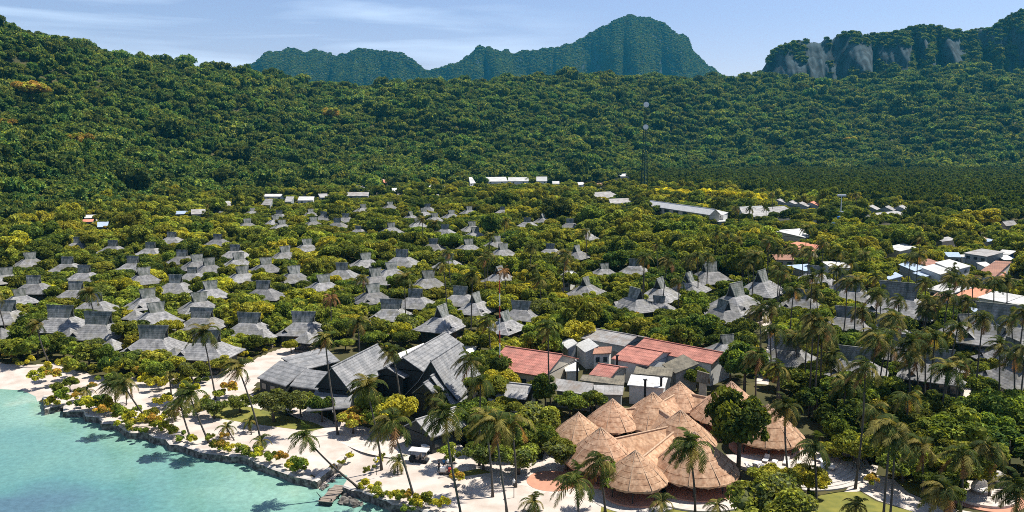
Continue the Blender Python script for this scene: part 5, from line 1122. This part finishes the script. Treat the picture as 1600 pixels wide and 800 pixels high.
# hillside forest
def clear_of_roofs(P, R, H):
    x0, yt = proj(P[:, 0], P[:, 1], H); yb_ = proj(P[:, 0], P[:, 1], 0.0 * H)[1]; rp = R * FPX / P[:, 1]; ok = np.ones(len(P), bool)
    for b_ in BOX:
        if b_[8] <= 0 or b_[5] ** 2 + b_[6] ** 2 < 350 ** 2: continue
        ok &= ~((np.hypot(P[:, 0] - b_[5], P[:, 1] - b_[6]) < b_[7] + R * .6) | ((P[:, 1] < b_[4]) & (x0 + rp * .8 > b_[0]) & (x0 - rp * .8 < b_[2]) & (yt < b_[3] - .1 * (b_[3] - b_[1])) & (yb_ > b_[1])))
    return ok
P = []
Yc = 330.0
while Yc < 2250:
    st = np.interp(Yc, [330, 700, 1400, 2200], [7.4, 8.8, 10.8, 12.5]); xs = np.arange(-.84 * Yc, 1.05 * Yc, st)
    P.append(np.stack([xs + jit(len(xs)) * st, Yc + jit(len(xs)) * st], 1)); Yc += st * .85
P = np.concatenate(P); uu = 800 + FPX * P[:, 0] / P[:, 1]; d0 = np.interp(uu, U_, D0); d1 = np.interp(uu, U_, D1)
k = (P[:, 1] > d0 * .93) & (P[:, 1] < d1 + 90); P = P[k]; uu = uu[k]; d0 = d0[k]; k = clear_of_roofs(P, 6.0, terrain(P[:, 0], P[:, 1]) + 11); P = P[k]
# between the gardens and the foot: trees on the flat
h = terrain(P[:, 0], P[:, 1]); n = len(P); st = np.interp(P[:, 1], [330, 700, 1400, 2200], [7.4, 8.8, 10.8, 12.5])
bigv = vnoise(P[:, 0] / 45, P[:, 1] / 45, 77); s = st / 5.0 * .68 * RNG.uniform(.6, 1.3, n) * (0.75 + .6 * bigv) * np.where(RNG.uniform(size=n) < .10, 1.5, 1.0)
ix = (vnoise(P[:, 0] / 30, P[:, 1] / 30, 88) * 3 + RNG.uniform(0, 1.6, n)).astype(int).clip(0, 3)
scatter('hillside_forest', np.column_stack([P, h - 1.0]), np.column_stack([RNG.uniform(-.15, .15, n), RNG.uniform(-.15, .15, n), RNG.uniform(0, 6.28, n)]), np.column_stack([s, s, s * RNG.uniform(.85, 1.3, n)]), ix, FO)
print('forest', n)
# mangrove on the flat
P = []; Yc = 480.0
while Yc < 1500:
    st = 5.4 if Yc < 800 else 7.2; nn = int(.95 * Yc / st); P.append(np.stack([RNG.uniform(.10 * Yc, 1.05 * Yc, nn), Yc + RNG.uniform(-st, st, nn)], 1)); Yc += st
P = np.concatenate(P); uu, vv = proj(P[:, 0], P[:, 1], 0.0)
eu = np.interp(uu, [960, 1000, 1100, 1200, 1300, 1420, 1500, 1600, 1900], [282, 296, 301, 315, 323, 328, 338, 348, 360]); d0 = np.interp(uu, U_, D0)
k = (uu > 985 + RNG.uniform(-25, 15, len(uu))) & (vv < eu) & (P[:, 1] < d0); P = P[k]; P = P[clear_of_roofs(P, 4.0, 12.0 + 0 * P[:, 0])]; n = len(P); s = np.where(P[:, 1] < 800, .78, 1.0) * RNG.uniform(.55, 1.45, n)
scatter('mangrove_forest', np.column_stack([P, np.zeros(n)]), np.column_stack([jit(n) * .1, jit(n) * .1, RNG.uniform(0, 6.28, n)]), np.column_stack([s, s, RNG.uniform(.75, 1.25, n) * (.85 + .3 * vnoise(P[:, 0] / 60, P[:, 1] / 60, 3))]), (RNG.uniform(size=n) < .5).astype(int), MO)
print('mangrove', n)
# the garden trees past the first 300, and the undergrowth
LK = list(MATS); SRC = {}
for c in ('dark', 'green', 'olive', 'yellow', 'pale'):
    for f in range(3): SRC[(c, f)] = first_of(TREE[c][f][0], 'crown')
keys = [k_ for k_, v in SRC.items() if v is not None]
def rest(name, items, srcs, keyf, base):
    pts, rt, sc, ix = [], [], [], []
    for (X, Y, R, H, form, zd, rp) in items:
        kk = keyf(X, Y, R, form, zd); pts.append((X, Y, 0)); rt.append((0, 0, RNG.uniform(0, 6.28))); s_, h_ = base(R, H, kk); sc.append((s_, s_, h_)); ix.append(kk)
    return scatter(name, pts, rt, sc, ix, srcs)
def kf(X, Y, R, form, zd):
    c = pick_look(X, Y, zd, R); return keys.index((c, form)) if (c, form) in keys else keys.index((c, 0)) if (c, 0) in keys else 0
rest('garden_grove', big[NT:], [SRC[k_] for k_ in keys], kf, lambda R, H, kk: (R / 5, H / (8.6, 6.6, 10.5)[keys[kk][1]]))
bkeys = [(c, f) for c in ('dark', 'green', 'olive', 'yellow', 'pale') for f in range(2) if first_of(BUSH[c][f], 'leaves')]
def kb(X, Y, R, form, zd):
    c = pick_look(X, Y, zd, R); q = [i for i, k_ in enumerate(bkeys) if k_[0] == c]; return q[int(RNG.integers(len(q)))] if q else 0
rest('undergrowth', small[290 - n_b:], [first_of(BUSH[c][f], 'leaves') for c, f in bkeys], kb, lambda R, H, kk: (R / 1.5, R / 1.5))
# low plants under everything
ug = cells[(RNG.uniform(size=len(cells)) < .9)]; ug = np.concatenate([ug + RNG.uniform(-2.1, 2.1, ug.shape) for _ in range(2)])
ok = np.ones(len(ug), bool); uu, vv = proj(ug[:, 0], ug[:, 1], 0.0)
for e in EXP: ok &= ~inpoly(ug[:, 0], ug[:, 1], e)
for l in lawns + lane: ok &= ~inpoly(uu, vv, l)
ok &= ~inpoly(ug[:, 0], ug[:, 1], spw) & (ug[:, 1] < 560)
ug = ug[ok]; zdd = fbm(ug[:, 0] / 60 + 9, ug[:, 1] / 60, 51, 3)
dmin = np.full(len(ug), 1e9)
for b_ in BOX: dmin = np.minimum(dmin, np.hypot(ug[:, 0] - b_[5], ug[:, 1] - b_[6]) - b_[7] * .95)
ug = ug[dmin > 0]; zdd = zdd[dmin > 0]
rest('ground_cover', [(x, y, RNG.uniform(.6, 1.1), 0, 0, z_, 0) for (x, y), z_ in zip(ug, zdd)], [first_of(BUSH[c][f], 'leaves') for c, f in bkeys], kb, lambda R, H, kk: (R / 1.5, R / 1.5 * .75))
print('cover', len(ug))

# ------------------------------------------------------------------ limestone mountains behind
def mountain(name, sil, D, depth, foot_px, seed, cliff, front, ts):
    """sil: skyline pixels; a heightfield across the ridge: cliffy front, long back"""
    sx = np.array([p[0] for p in sil], float); sy = np.array([p[1] for p in sil], float)
    us = np.arange(sx[0], sx[-1] + .1, 1.6); prof = np.interp(us, sx, sy)
    rk = (fbm(us / 9, us * 0 + seed, seed, 4) - .47) * 9 + (fbm(us / 30, us * 0 + seed, seed + 9, 3) - .45) * 9
    prof = prof + rk * np.clip((sy.max() + 12 - prof) / 30, .1, 1)
    vs = np.concatenate([np.linspace(0, 1, 46), 1 + np.linspace(.04, 1, 14)])
    U2, V2 = np.meshgrid(us, vs); top = np.interp(U2, us, prof)
    H = CAMH + top_angle(top) * D - 7
    f = np.clip(V2, 0, 1); bk = np.clip(V2 - 1, 0, 1)
    ridg = 1 - np.abs(fbm(U2 / 26 + seed, V2 * 1.2 + 3, seed + 2, 4) - .5) * 2.6
    dep_f = front * (1 - f) ** 1.0 * (0.7 + .8 * vnoise(U2 / 40, V2 * 0 + 2, seed + 5))
    Yd = D - dep_f - (np.abs(vnoise(U2 / 34 + 7, V2 * 1.5, seed + 21) - .5) * 2 - .5) * 170 * ts * np.sin(np.pi * np.clip(f, .02, .98)) - ridg * 70 * ts * np.sin(np.pi * f) ** .8 + (fbm(U2 / 12, V2 * 9, seed + 4, 4) - .5) * 45 * ts * np.sin(np.pi * np.clip(f, 0.02, .98)) + bk * depth
    Zd = H * (f ** .9) * (1 - bk ** 1.5)
    Xd = (U2 - 800) / FPX * (D + (Yd - D) * .6)
    I = np.arange(U2.size).reshape(U2.shape); F = np.stack([I[:-1, :-1], I[:-1, 1:], I[1:, 1:], I[1:, :-1]], -1).reshape(-1, 4)
    V = np.stack([Xd, Yd, Zd], -1).reshape(-1, 3)
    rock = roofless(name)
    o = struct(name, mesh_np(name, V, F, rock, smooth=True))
    # trees on it, except on the bare cliffs
    a, b_, c_, d_ = (V[F[:, i]] for i in range(4)); nrm = np.cross(c_ - a, d_ - b_); ar = np.linalg.norm(nrm, axis=1) / 2; nz_ = np.abs(nrm[:, 2]) / (2 * ar + 1e-9)
    cen = (a + b_ + c_ + d_) / 4; cu_, cv_ = proj(cen[:, 0], cen[:, 1], cen[:, 2])
    bare = cliff(cu_, cv_, cen, nz_)
    dens = np.where(bare, 0, ar / 55.0); dens = np.where(F[:, 0] // len(us) > 50, 0, dens); cnt = RNG.poisson(np.clip(dens, 0, 9)); rep = np.repeat(np.arange(len(F)), cnt)
    w = RNG.uniform(size=(len(rep), 2)); p = a[rep] * ((1 - w[:, :1]) * (1 - w[:, 1:])) + b_[rep] * (w[:, :1] * (1 - w[:, 1:])) + c_[rep] * (w[:, :1] * w[:, 1:]) + d_[rep] * ((1 - w[:, :1]) * w[:, 1:])
    n = len(p); s = RNG.uniform(.8, 1.7, n) * (1 if ts < 1.5 else 1.0); print(name, n)
    scatter(name + '_forest', p - np.array([0, 0, 4.0]), np.column_stack([jit(n) * .3, jit(n) * .3, RNG.uniform(0, 6.28, n)]), np.column_stack([s, s, s]), RNG.integers(0, 4, n), FO)
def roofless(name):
    m = mat(name + '_limestone', (0.055, 0.085, 0.10), 0.95, col2=(0.014, 0.024, 0.03), scale=0.045, stretch=(1, 1, .16), detail=12, lo=.40, hi=.64, bump=1.0); return m  # limestone darkened in its own colour to stand in for shaded cliff faces
SIL = [(330, 125), (360, 116), (385, 105), (420, 88), (430, 79), (460, 76), (480, 80), (500, 75), (520, 80), (535, 86), (555, 78), (565, 72), (580, 76), (600, 82), (630, 83), (650, 95), (667, 108), (690, 106), (720, 99), (735, 86), (748, 69), (765, 73), (800, 82), (850, 73), (895, 67), (915, 55), (932, 44), (955, 31), (972, 23), (1000, 23), (1014, 30), (1032, 36), (1055, 50), (1068, 60), (1074, 77), (1086, 89), (1105, 104), (1120, 114), (1140, 124), (1170, 132)]
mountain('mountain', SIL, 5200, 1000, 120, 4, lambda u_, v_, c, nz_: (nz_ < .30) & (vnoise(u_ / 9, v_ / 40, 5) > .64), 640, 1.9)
SIL2 = [(1150, 135), (1172, 122), (1180, 112), (1192, 86), (1212, 68), (1225, 66), (1240, 62), (1262, 62), (1282, 56), (1300, 50), (1325, 49), (1345, 53), (1370, 51), (1395, 47), (1415, 40), (1440, 36), (1462, 42), (1480, 48), (1505, 45), (1530, 43), (1548, 30), (1562, 20), (1600, 5), (1660, -30), (1760, -60), (1900, -40), (2100, 20), (2300, 90)]
bl = [(1258, 1296, 62, 124), (1297, 1330, 58, 120), (1330, 1348, 68, 100), (1400, 1408, 66, 80), (1398, 1402, 84, 96), (1574, 1588, 88, 112), (1590, 1602, 55, 78), (1213, 1222, 100, 124), (1536, 1546, 100, 120)]
def cl2(u_, v_, c, nz_):
    r = np.zeros(u_.shape, bool); wob = (vnoise(u_ / 5, v_ / 12, 8) - .5) * 10
    for a, b_, y0, y1 in bl: r |= (u_ + wob > a) & (u_ + wob < b_) & (v_ > y0) & (v_ < y1 + 4)
    big_ = [(1186, 1262, 84, 126), (1335, 1425, 72, 116), (1425, 1505, 62, 112), (1528, 1640, 48, 130)]; pat = vnoise(u_ / 14, v_ / 22, 33)
    for a, b_, y0, y1 in big_: r |= (u_ + wob > a) & (u_ + wob < b_) & (v_ > y0) & (v_ < y1) & (pat > .46)
    return r
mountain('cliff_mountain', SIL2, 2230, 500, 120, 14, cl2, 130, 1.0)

# the air between: faint blue haze in one closed box
hb = MB(); hb.box((0, 2900, 550), (17000, 7800, 1110)); hz = hb.mesh('haze', bpy.data.materials.new('haze'))
hm = hz.materials[0]; hm.use_nodes = True; t = hm.node_tree; t.nodes.clear(); vo = N(t, 'ShaderNodeVolumePrincipled'); oo = N(t, 'ShaderNodeOutputMaterial'); t.links.new(vo.outputs[0], oo.inputs['Volume'])
vo.inputs['Color'].default_value = (0.06, 0.52, 0.85, 1); vo.inputs['Density'].default_value = 0.000042; vo.inputs['Anisotropy'].default_value = 0.2
struct('haze', hz, 'stuff')
# ------------------------------------------------------------------ masts, tanks, small things
def lattice(p, H, w0, w1, label, dishes=(), colr=None, name='lattice_mast', legs=3):
    t = thing(name, p); L = []
    for k in range(legs):
        a = 2 * math.pi * k / legs + .4; L.append(lambda z, a=a: Vector(((w0 + (w1 - w0) * z / H) * math.cos(a), (w0 + (w1 - w0) * z / H) * math.sin(a), z)))
    nseg = max(8, int(H / 4.0))
    for k in range(legs):
        m = MB(); m.tube([L[k](0), L[k](H)], [w0 * .05 + .34, .24], 5); part('leg', m.mesh('leg', colr or M['steel']), t)
    m = MB()
    for i in range(nseg):
        z0, z1 = H * i / nseg, H * (i + 1) / nseg
        for k in range(legs): m.tube([L[k](z0), L[(k + 1) % legs](z1)], .12, 4, cap=False); m.tube([L[k](z1), L[(k + 1) % legs](z1)], .10, 4, cap=False)
    part('bracing', m.mesh('bracing', colr or M['steel']), t)
    for z, r in dishes:
        m = MB(); m.tube([(0, -w1 - .6, z), (0, -w1 - .95, z), (0, -w1 - 1.15, z)], [r, r, r * .55], 20); part('dish', m.mesh('dish', M['dish']), t)
    note(t, '', 'mast', label=label); return t
p = at(1006, 313); sc_ = p.y / FPX
lattice(p, (313 - 158) * sc_, 3.4, .7, 'tall green lattice mast with two white dishes', [((313 - 166) * sc_, 2.3), ((313 - 200) * sc_, 2.2)])
p = at(781, 612); t = thing('radio_mast', p); H = 22.0
for i in range(9):
    m = MB(); m.tube([(0, 0, H * i / 9), (0, 0, H * (i + 1) / 9)], .10, 6); part('section', m.mesh('section', M['redpaint'] if i % 2 == 0 else M['white']), t)
note(t, '', 'mast', label='thin red and white striped mast by the red tiled hall')
p = at(1312, 362); t = thing('light_mast', p); H = 57 * p.y / FPX; m = MB(); m.tube([(0, 0, 0), (0, 0, H)], [.35, .2], 6); part('pole', m.mesh('pole', M['dish']), t); m = MB(); m.box((0, 0, H), (4.5, 1.2, 1.0)); m.box((0, 0, H * .55), (2.6, 1.0, .5)); part('crossbar', m.mesh('crossbar', M['dish']), t); note(t, '', 'mast', label='thin white mast between two dark village trees')
def tank(px, py, r, h, zb, label, legs=True):
    p = at(px, py); t = thing('water_tank', p); m = MB(); m.tube([(0, 0, zb), (0, 0, zb + h), (0, 0, zb + h + r * .3)], [r, r, r * .3], 18); part('tank', m.mesh('tank', M['bluetank']), t)
    if legs:
        for sx in (-1, 1):
            for sy in (-1, 1): m = MB(); m.box((sx * r * .75, sy * r * .75, zb / 2), (.3, .3, zb)); part('leg', m.mesh('leg', M['bluetank']), t)
        m = MB(); m.box((0, 0, zb - .1), (2 * r, 2 * r, .2)); part('platform', m.mesh('platform', M['steel']), t)
    note(t, '', 'water tank', label=label)
tank(129, 334, 1.9, 4.2, .2, 'bright blue water tank at the forest edge', False)
tank(1301, 373, 1.9, 3.0, 4.6, 'blue water tank on legs by the cream house')
tank(1310, 366, 1.2, 9, .3, 'slim dark blue standpipe beside the tank on legs', False)
# golf buggy
p = at(655, 722); t = thing('golf_buggy', p, R_(-14)); m = MB(); m.box((0, 0, .45), (2.9, 1.2, .35)); m.box((-1.1, 0, .75), (.8, 1.15, .35), taper=.8); part('body', m.mesh('body', M['cloth_dark']), t)
m = MB(); m.slab([(-1.45, -.75, 2.0), (1.45, -.75, 2.0), (1.45, .75, 2.05), (-1.45, .75, 2.05)], .1); part('roof', m.mesh('roof', M['canvas']), t)
for x in (-1.2, 1.2):
    for y in (-.55, .55): m = MB(); m.tube([(x, y, .6), (x * .95, y, 1.95)], .035, 5); part('post', m.mesh('post', M['steel']), t)
for x in (-.1, .75): m = MB(); m.box((x, 0, .72), (.5, 1.1, .18)); m.box((x + .25, 0, 1.0), (.1, 1.1, .5)); part('seat', m.mesh('seat', M['wood']), t)
for x in (-1.0, 1.0):
    for y in (-.6, .6):
        m = MB(); m.tube([(x, y - .09, .26), (x, y + .09, .26)], .26, 12); part('wheel', m.mesh('wheel', M['black']), t)
note(t, '', 'golf buggy', label='dark golf buggy with cream roof parked at the beach bar')
p = at(672, 706); t = thing('pickup_box', p, R_(40)); m = MB(); m.box((0, 0, .75), (2.4, 1.3, .9)); m.box((0, 0, 1.25), (2.5, 1.4, .08)); part('box', m.mesh('box', M['white']), t)
for sx in (-1, 1): m = MB(); m.tube([(sx * .8, -.7, .28), (sx * .8, .7, .28)], .28, 12); part('wheel', m.mesh('wheel', M['black']), t)
t.name = 'cargo_trailer'; note(t, '', 'trailer', label='white box trailer just behind the golf buggy')
p = at(696, 741); t = thing('luggage_cart', p, R_(-8)); m = MB(); m.box((0, 0, .42), (1.9, 1.0, .12)); part('bed', m.mesh('bed', M['wood']), t)
m = MB(); m.box((-.35, 0, .78), (.8, .8, .6)); part('crate', m.mesh('crate', M['canvas']), t); m = MB(); m.box((.65, 0, .72), (.5, .7, .5)); part('case', m.mesh('case', M['redpaint']), t)
for sx in (-.6, .6):
    m = MB(); m.tube([(sx, -.5, .24), (sx, .5, .24)], .24, 12); part('wheel', m.mesh('wheel', M['black']), t)
m = MB(); m.tube([(-.95, .35, .4), (-1.3, .35, 1.0), (-1.3, -.35, 1.0), (-.95, -.35, .4)], .03, 5); part('handle', m.mesh('handle', M['steel']), t)
note(t, '', 'cart', label='low luggage cart with white crate and red case')
def person(px, py, rz, shirt, trouser, label):
    """one skinned body, walking pose"""
    p = at(px, py)
    J = {'pel': (0, 0, .95, .13, .11), 'sp': (0, .01, 1.15, .125, .10), 'ch': (0, .0, 1.36, .155, .11), 'nk': (0, 0, 1.5, .055, .055), 'hd0': (0, -.01, 1.58, .075, .085), 'hd': (0, -.01, 1.70, .085, .10),
         'shl': (.19, 0, 1.42, .06, .06), 'ell': (.25, .06, 1.15, .045, .045), 'wrl': (.24, -.06, .93, .032, .032), 'hal': (.24, -.1, .85, .035, .025),
         'shr': (-.19, 0, 1.42, .06, .06), 'elr': (-.25, -.04, 1.16, .045, .045), 'wrr': (-.22, -.2, .98, .032, .032), 'har': (-.22, -.27, .95, .035, .025),
         'hil': (.1, 0, .9, .095, .095), 'knl': (.11, -.12, .5, .065, .065), 'anl': (.11, -.06, .09, .045, .045), 'tol': (.12, -.22, .04, .04, .03),
         'hir': (-.1, 0, .9, .095, .095), 'knr': (-.11, .04, .5, .065, .065), 'anr': (-.11, .2, .10, .045, .045), 'tor': (-.12, .06, .04, .04, .03)}
    ks = list(J); E = [('pel', 'sp'), ('sp', 'ch'), ('ch', 'nk'), ('nk', 'hd0'), ('hd0', 'hd'), ('ch', 'shl'), ('shl', 'ell'), ('ell', 'wrl'), ('wrl', 'hal'), ('ch', 'shr'), ('shr', 'elr'), ('elr', 'wrr'), ('wrr', 'har'), ('pel', 'hil'), ('hil', 'knl'), ('knl', 'anl'), ('anl', 'tol'), ('pel', 'hir'), ('hir', 'knr'), ('knr', 'anr'), ('anr', 'tor')]
    me = bpy.data.meshes.new('body'); me.from_pydata([J[k][:3] for k in ks], [(ks.index(a), ks.index(b)) for a, b in E], [])
    o = bpy.data.objects.new('skin_source', me); COL.objects.link(o); md = o.modifiers.new('skin', 'SKIN')
    for i, k in enumerate(ks): me.skin_vertices[0].data[i].radius = J[k][3:5]
    me.skin_vertices[0].data[0].use_root = True; sb = o.modifiers.new('sub', 'SUBSURF'); sb.levels = 1; sb.render_levels = 1
    dg = bpy.context.evaluated_depsgraph_get(); ev = o.evaluated_get(dg); bm_ = bpy.data.meshes.new_from_object(ev); bpy.data.objects.remove(o)
    bm_.materials.clear()
    for x in (M['skin'], shirt, trouser): bm_.materials.append(x)
    for f in bm_.polygons:
        c = f.center; f.use_smooth = True
        f.material_index = 2 if (c.z < .98 and c.z > .12 and abs(c.x) < .21) else 1 if (.98 <= c.z < 1.47 and abs(c.x) < .27 and (abs(c.x) < .2 or c.z > 1.2)) else 0
    t = thing('person', p, rz, bm_)
    m = MB(); V, F = ico(); m.add([(v[0] * .095, v[1] * .11 + .012, 1.735 + v[2] * .085) for v in V], [tuple(map(int, f)) for f in F]); part('hair', m.mesh('hair', M['hair'], True), t)
    note(t, '', 'person', label=label)
person(686, 738, R_(60), M['cloth_dark'], M['cloth_dark'], 'person in dark clothes pushing the luggage cart')
person(694, 733, R_(30), M['cloth_blue'], M['cloth_dark'], 'person in blue shirt walking behind the luggage cart')
# old timber landing stage and rocks
p = at(521, 777, WATER); t = thing('landing_stage', p, R_(-12)); m = MB()
for i in range(11): m.box((random.uniform(-.05, .05), -2.6 + i * .5, .62 + random.uniform(-.03, .03)), (1.9 + random.uniform(-.2, .2), .42, .09))
part('deck', m.mesh('deck', M['wood']), t)
for x in (-.85, .85):
    for y in (-2.5, -.3, 2.0): m = MB(); m.tube([(x, y, -1.6), (x, y, .95 if y < -2 else .5)], .11, 6); part('post', m.mesh('post', M['darkwood']), t)
m = MB(); m.box((0, -2.75, .3), (1.8, .1, .5)); part('fascia', m.mesh('fascia', M['darkwood']), t); note(t, '', 'jetty', label='broken timber landing stage in the turquoise shallows')
p = at(505, 785, WATER); t = thing('driftwood_pole', p); m = MB(); m.tube([(.6, -.2, -.3), (-.5, .6, .5), (-1.2, 1.2, 1.0)], [.09, .07, .04], 5); part('pole', m.mesh('pole', M['darkwood']), t); note(t, '', 'pole', label='leaning dark pole beside the landing stage')
g = random.Random(4)
for i, (x, y, r) in enumerate(((537, 782, .8), (545, 786, .9), (553, 788, 1.0), (559, 789, .8), (541, 776, .7), (548, 780, .7), (534, 787, .6), (504, 764, .6), (510, 760, .5), (520, 752, .5), (530, 744, .5), (515, 766, .4))):
    p = at(x, y, WATER); V, F = ico(); rr = np.random.default_rng(i); Vv = V * (1 + .22 * rr.normal(size=(len(V), 1))) * np.array([r, r * .8, r * .6]); t = thing('rock', p, g.uniform(0, 6), mesh_np('rock', Vv, [list(map(int, f)) for f in F], M['stone']))
    note(t, 'rough brown rock', 'rock', 'rocks in the shallows', (x, y), where='by the landing stage')
# little things in the gardens: parasols, lamp posts, sand kerbs
for x, y in ((521, 663), (683, 700), (803, 778), (1000, 752), (700, 745), (420, 640), (330, 640), (588, 742)):
    p = at(x, y); t = thing('garden_lamp', p); m = MB(); m.tube([(0, 0, 0), (0, 0, 2.3)], .05, 6); part('pole', m.mesh('pole', M['darkwood']), t); m = MB(); m.tube([(0, 0, 2.2), (0, 0, 2.5), (0, 0, 2.75)], [.16, .2, .05], 8); part('shade', m.mesh('shade', M['canvas']), t); note(t, 'slim garden lamp post', 'lamp', 'garden lamps on the sand', (x, y), where='on the sand')
for x, y, l in ((655, 640, 'pale sunshade deck cover behind the palm and beach bar'),): pass

# ------------------------------------------------------------------ labels: what it looks like, then where it stands
COLS = [0, 230, 460, 690, 920, 1150, 1380]
ROWS = [335, 385, 440, 500, 580, 680]
WH = [['under the western hill', 'by the grey forest edge roofs', 'below the clearing sheds', 'below the long white roofs', 'beside the white dormitory', 'by the mangrove hut row', 'at the east mangrove edge'],
      ['below the blue tank', 'under the dark oval tree', 'in the uppermost bungalow rows', 'near the pale villa', 'below the white dormitory', 'around the blue water tower', 'beside the east earth lane'],
      ['in the far west bungalows', 'below the first olive umbrella tree', 'beside the wide olive umbrella tree', 'behind the red white mast', 'behind the big sunlit ridge', 'below the orange village roofs', 'beside the twin white roof'],
      ['in the west middle bungalows', 'by the front bungalow row', 'behind the reception halls', 'behind the red tiled hall', 'near the big sunlit ridge', 'east of the winding path', 'below the salmon village roof'],
      ['along the west beach bungalows', 'behind the west reception roof', 'around the reception halls', 'around the red tiled hall', 'around the long red roof', 'beside the winding path', 'by the stepped grey roofs'],
      ['on the west beach point', 'on the sand by the reception', 'before the reception halls', 'west of the straw cones', 'among the straw cones', 'east of the straw cones', 'around the pale pavilion roof'],
      ['over the west lagoon wall', 'on the western seawall sand', 'around the sandy inlet', 'on the sand below the halls', 'before the straw cones', 'by the curved white steps', 'by the round daybed terrace']]
ORD = ['first', 'second', 'third', 'fourth', 'fifth', 'sixth', 'seventh', 'eighth', 'ninth', 'tenth', 'eleventh', 'twelfth', 'thirteenth', 'fourteenth', 'fifteenth', 'sixteenth', 'seventeenth', 'eighteenth', 'nineteenth', 'twentieth']
grp = {}
for o, desc, px, where in RECS:
    c = max(i for i, x in enumerate(COLS) if px[0] >= x or i == 0); r = sum(px[1] >= y for y in ROWS)
    grp.setdefault((desc, where or WH[r][c]), []).append((px[0], px[1], o))
for (desc, wh), L in grp.items():
    L.sort(key=lambda q: q[0])
    for i, (_, _, o) in enumerate(L):
        o['label'] = f'{desc} {wh}' if len(L) == 1 else f'leftmost {desc} {wh}' if i == 0 else f'rightmost {desc} {wh}' if i == len(L) - 1 else f'{desc}, {ORD[i] if i < 20 else str(i + 1) + "th"} from left, {wh}'
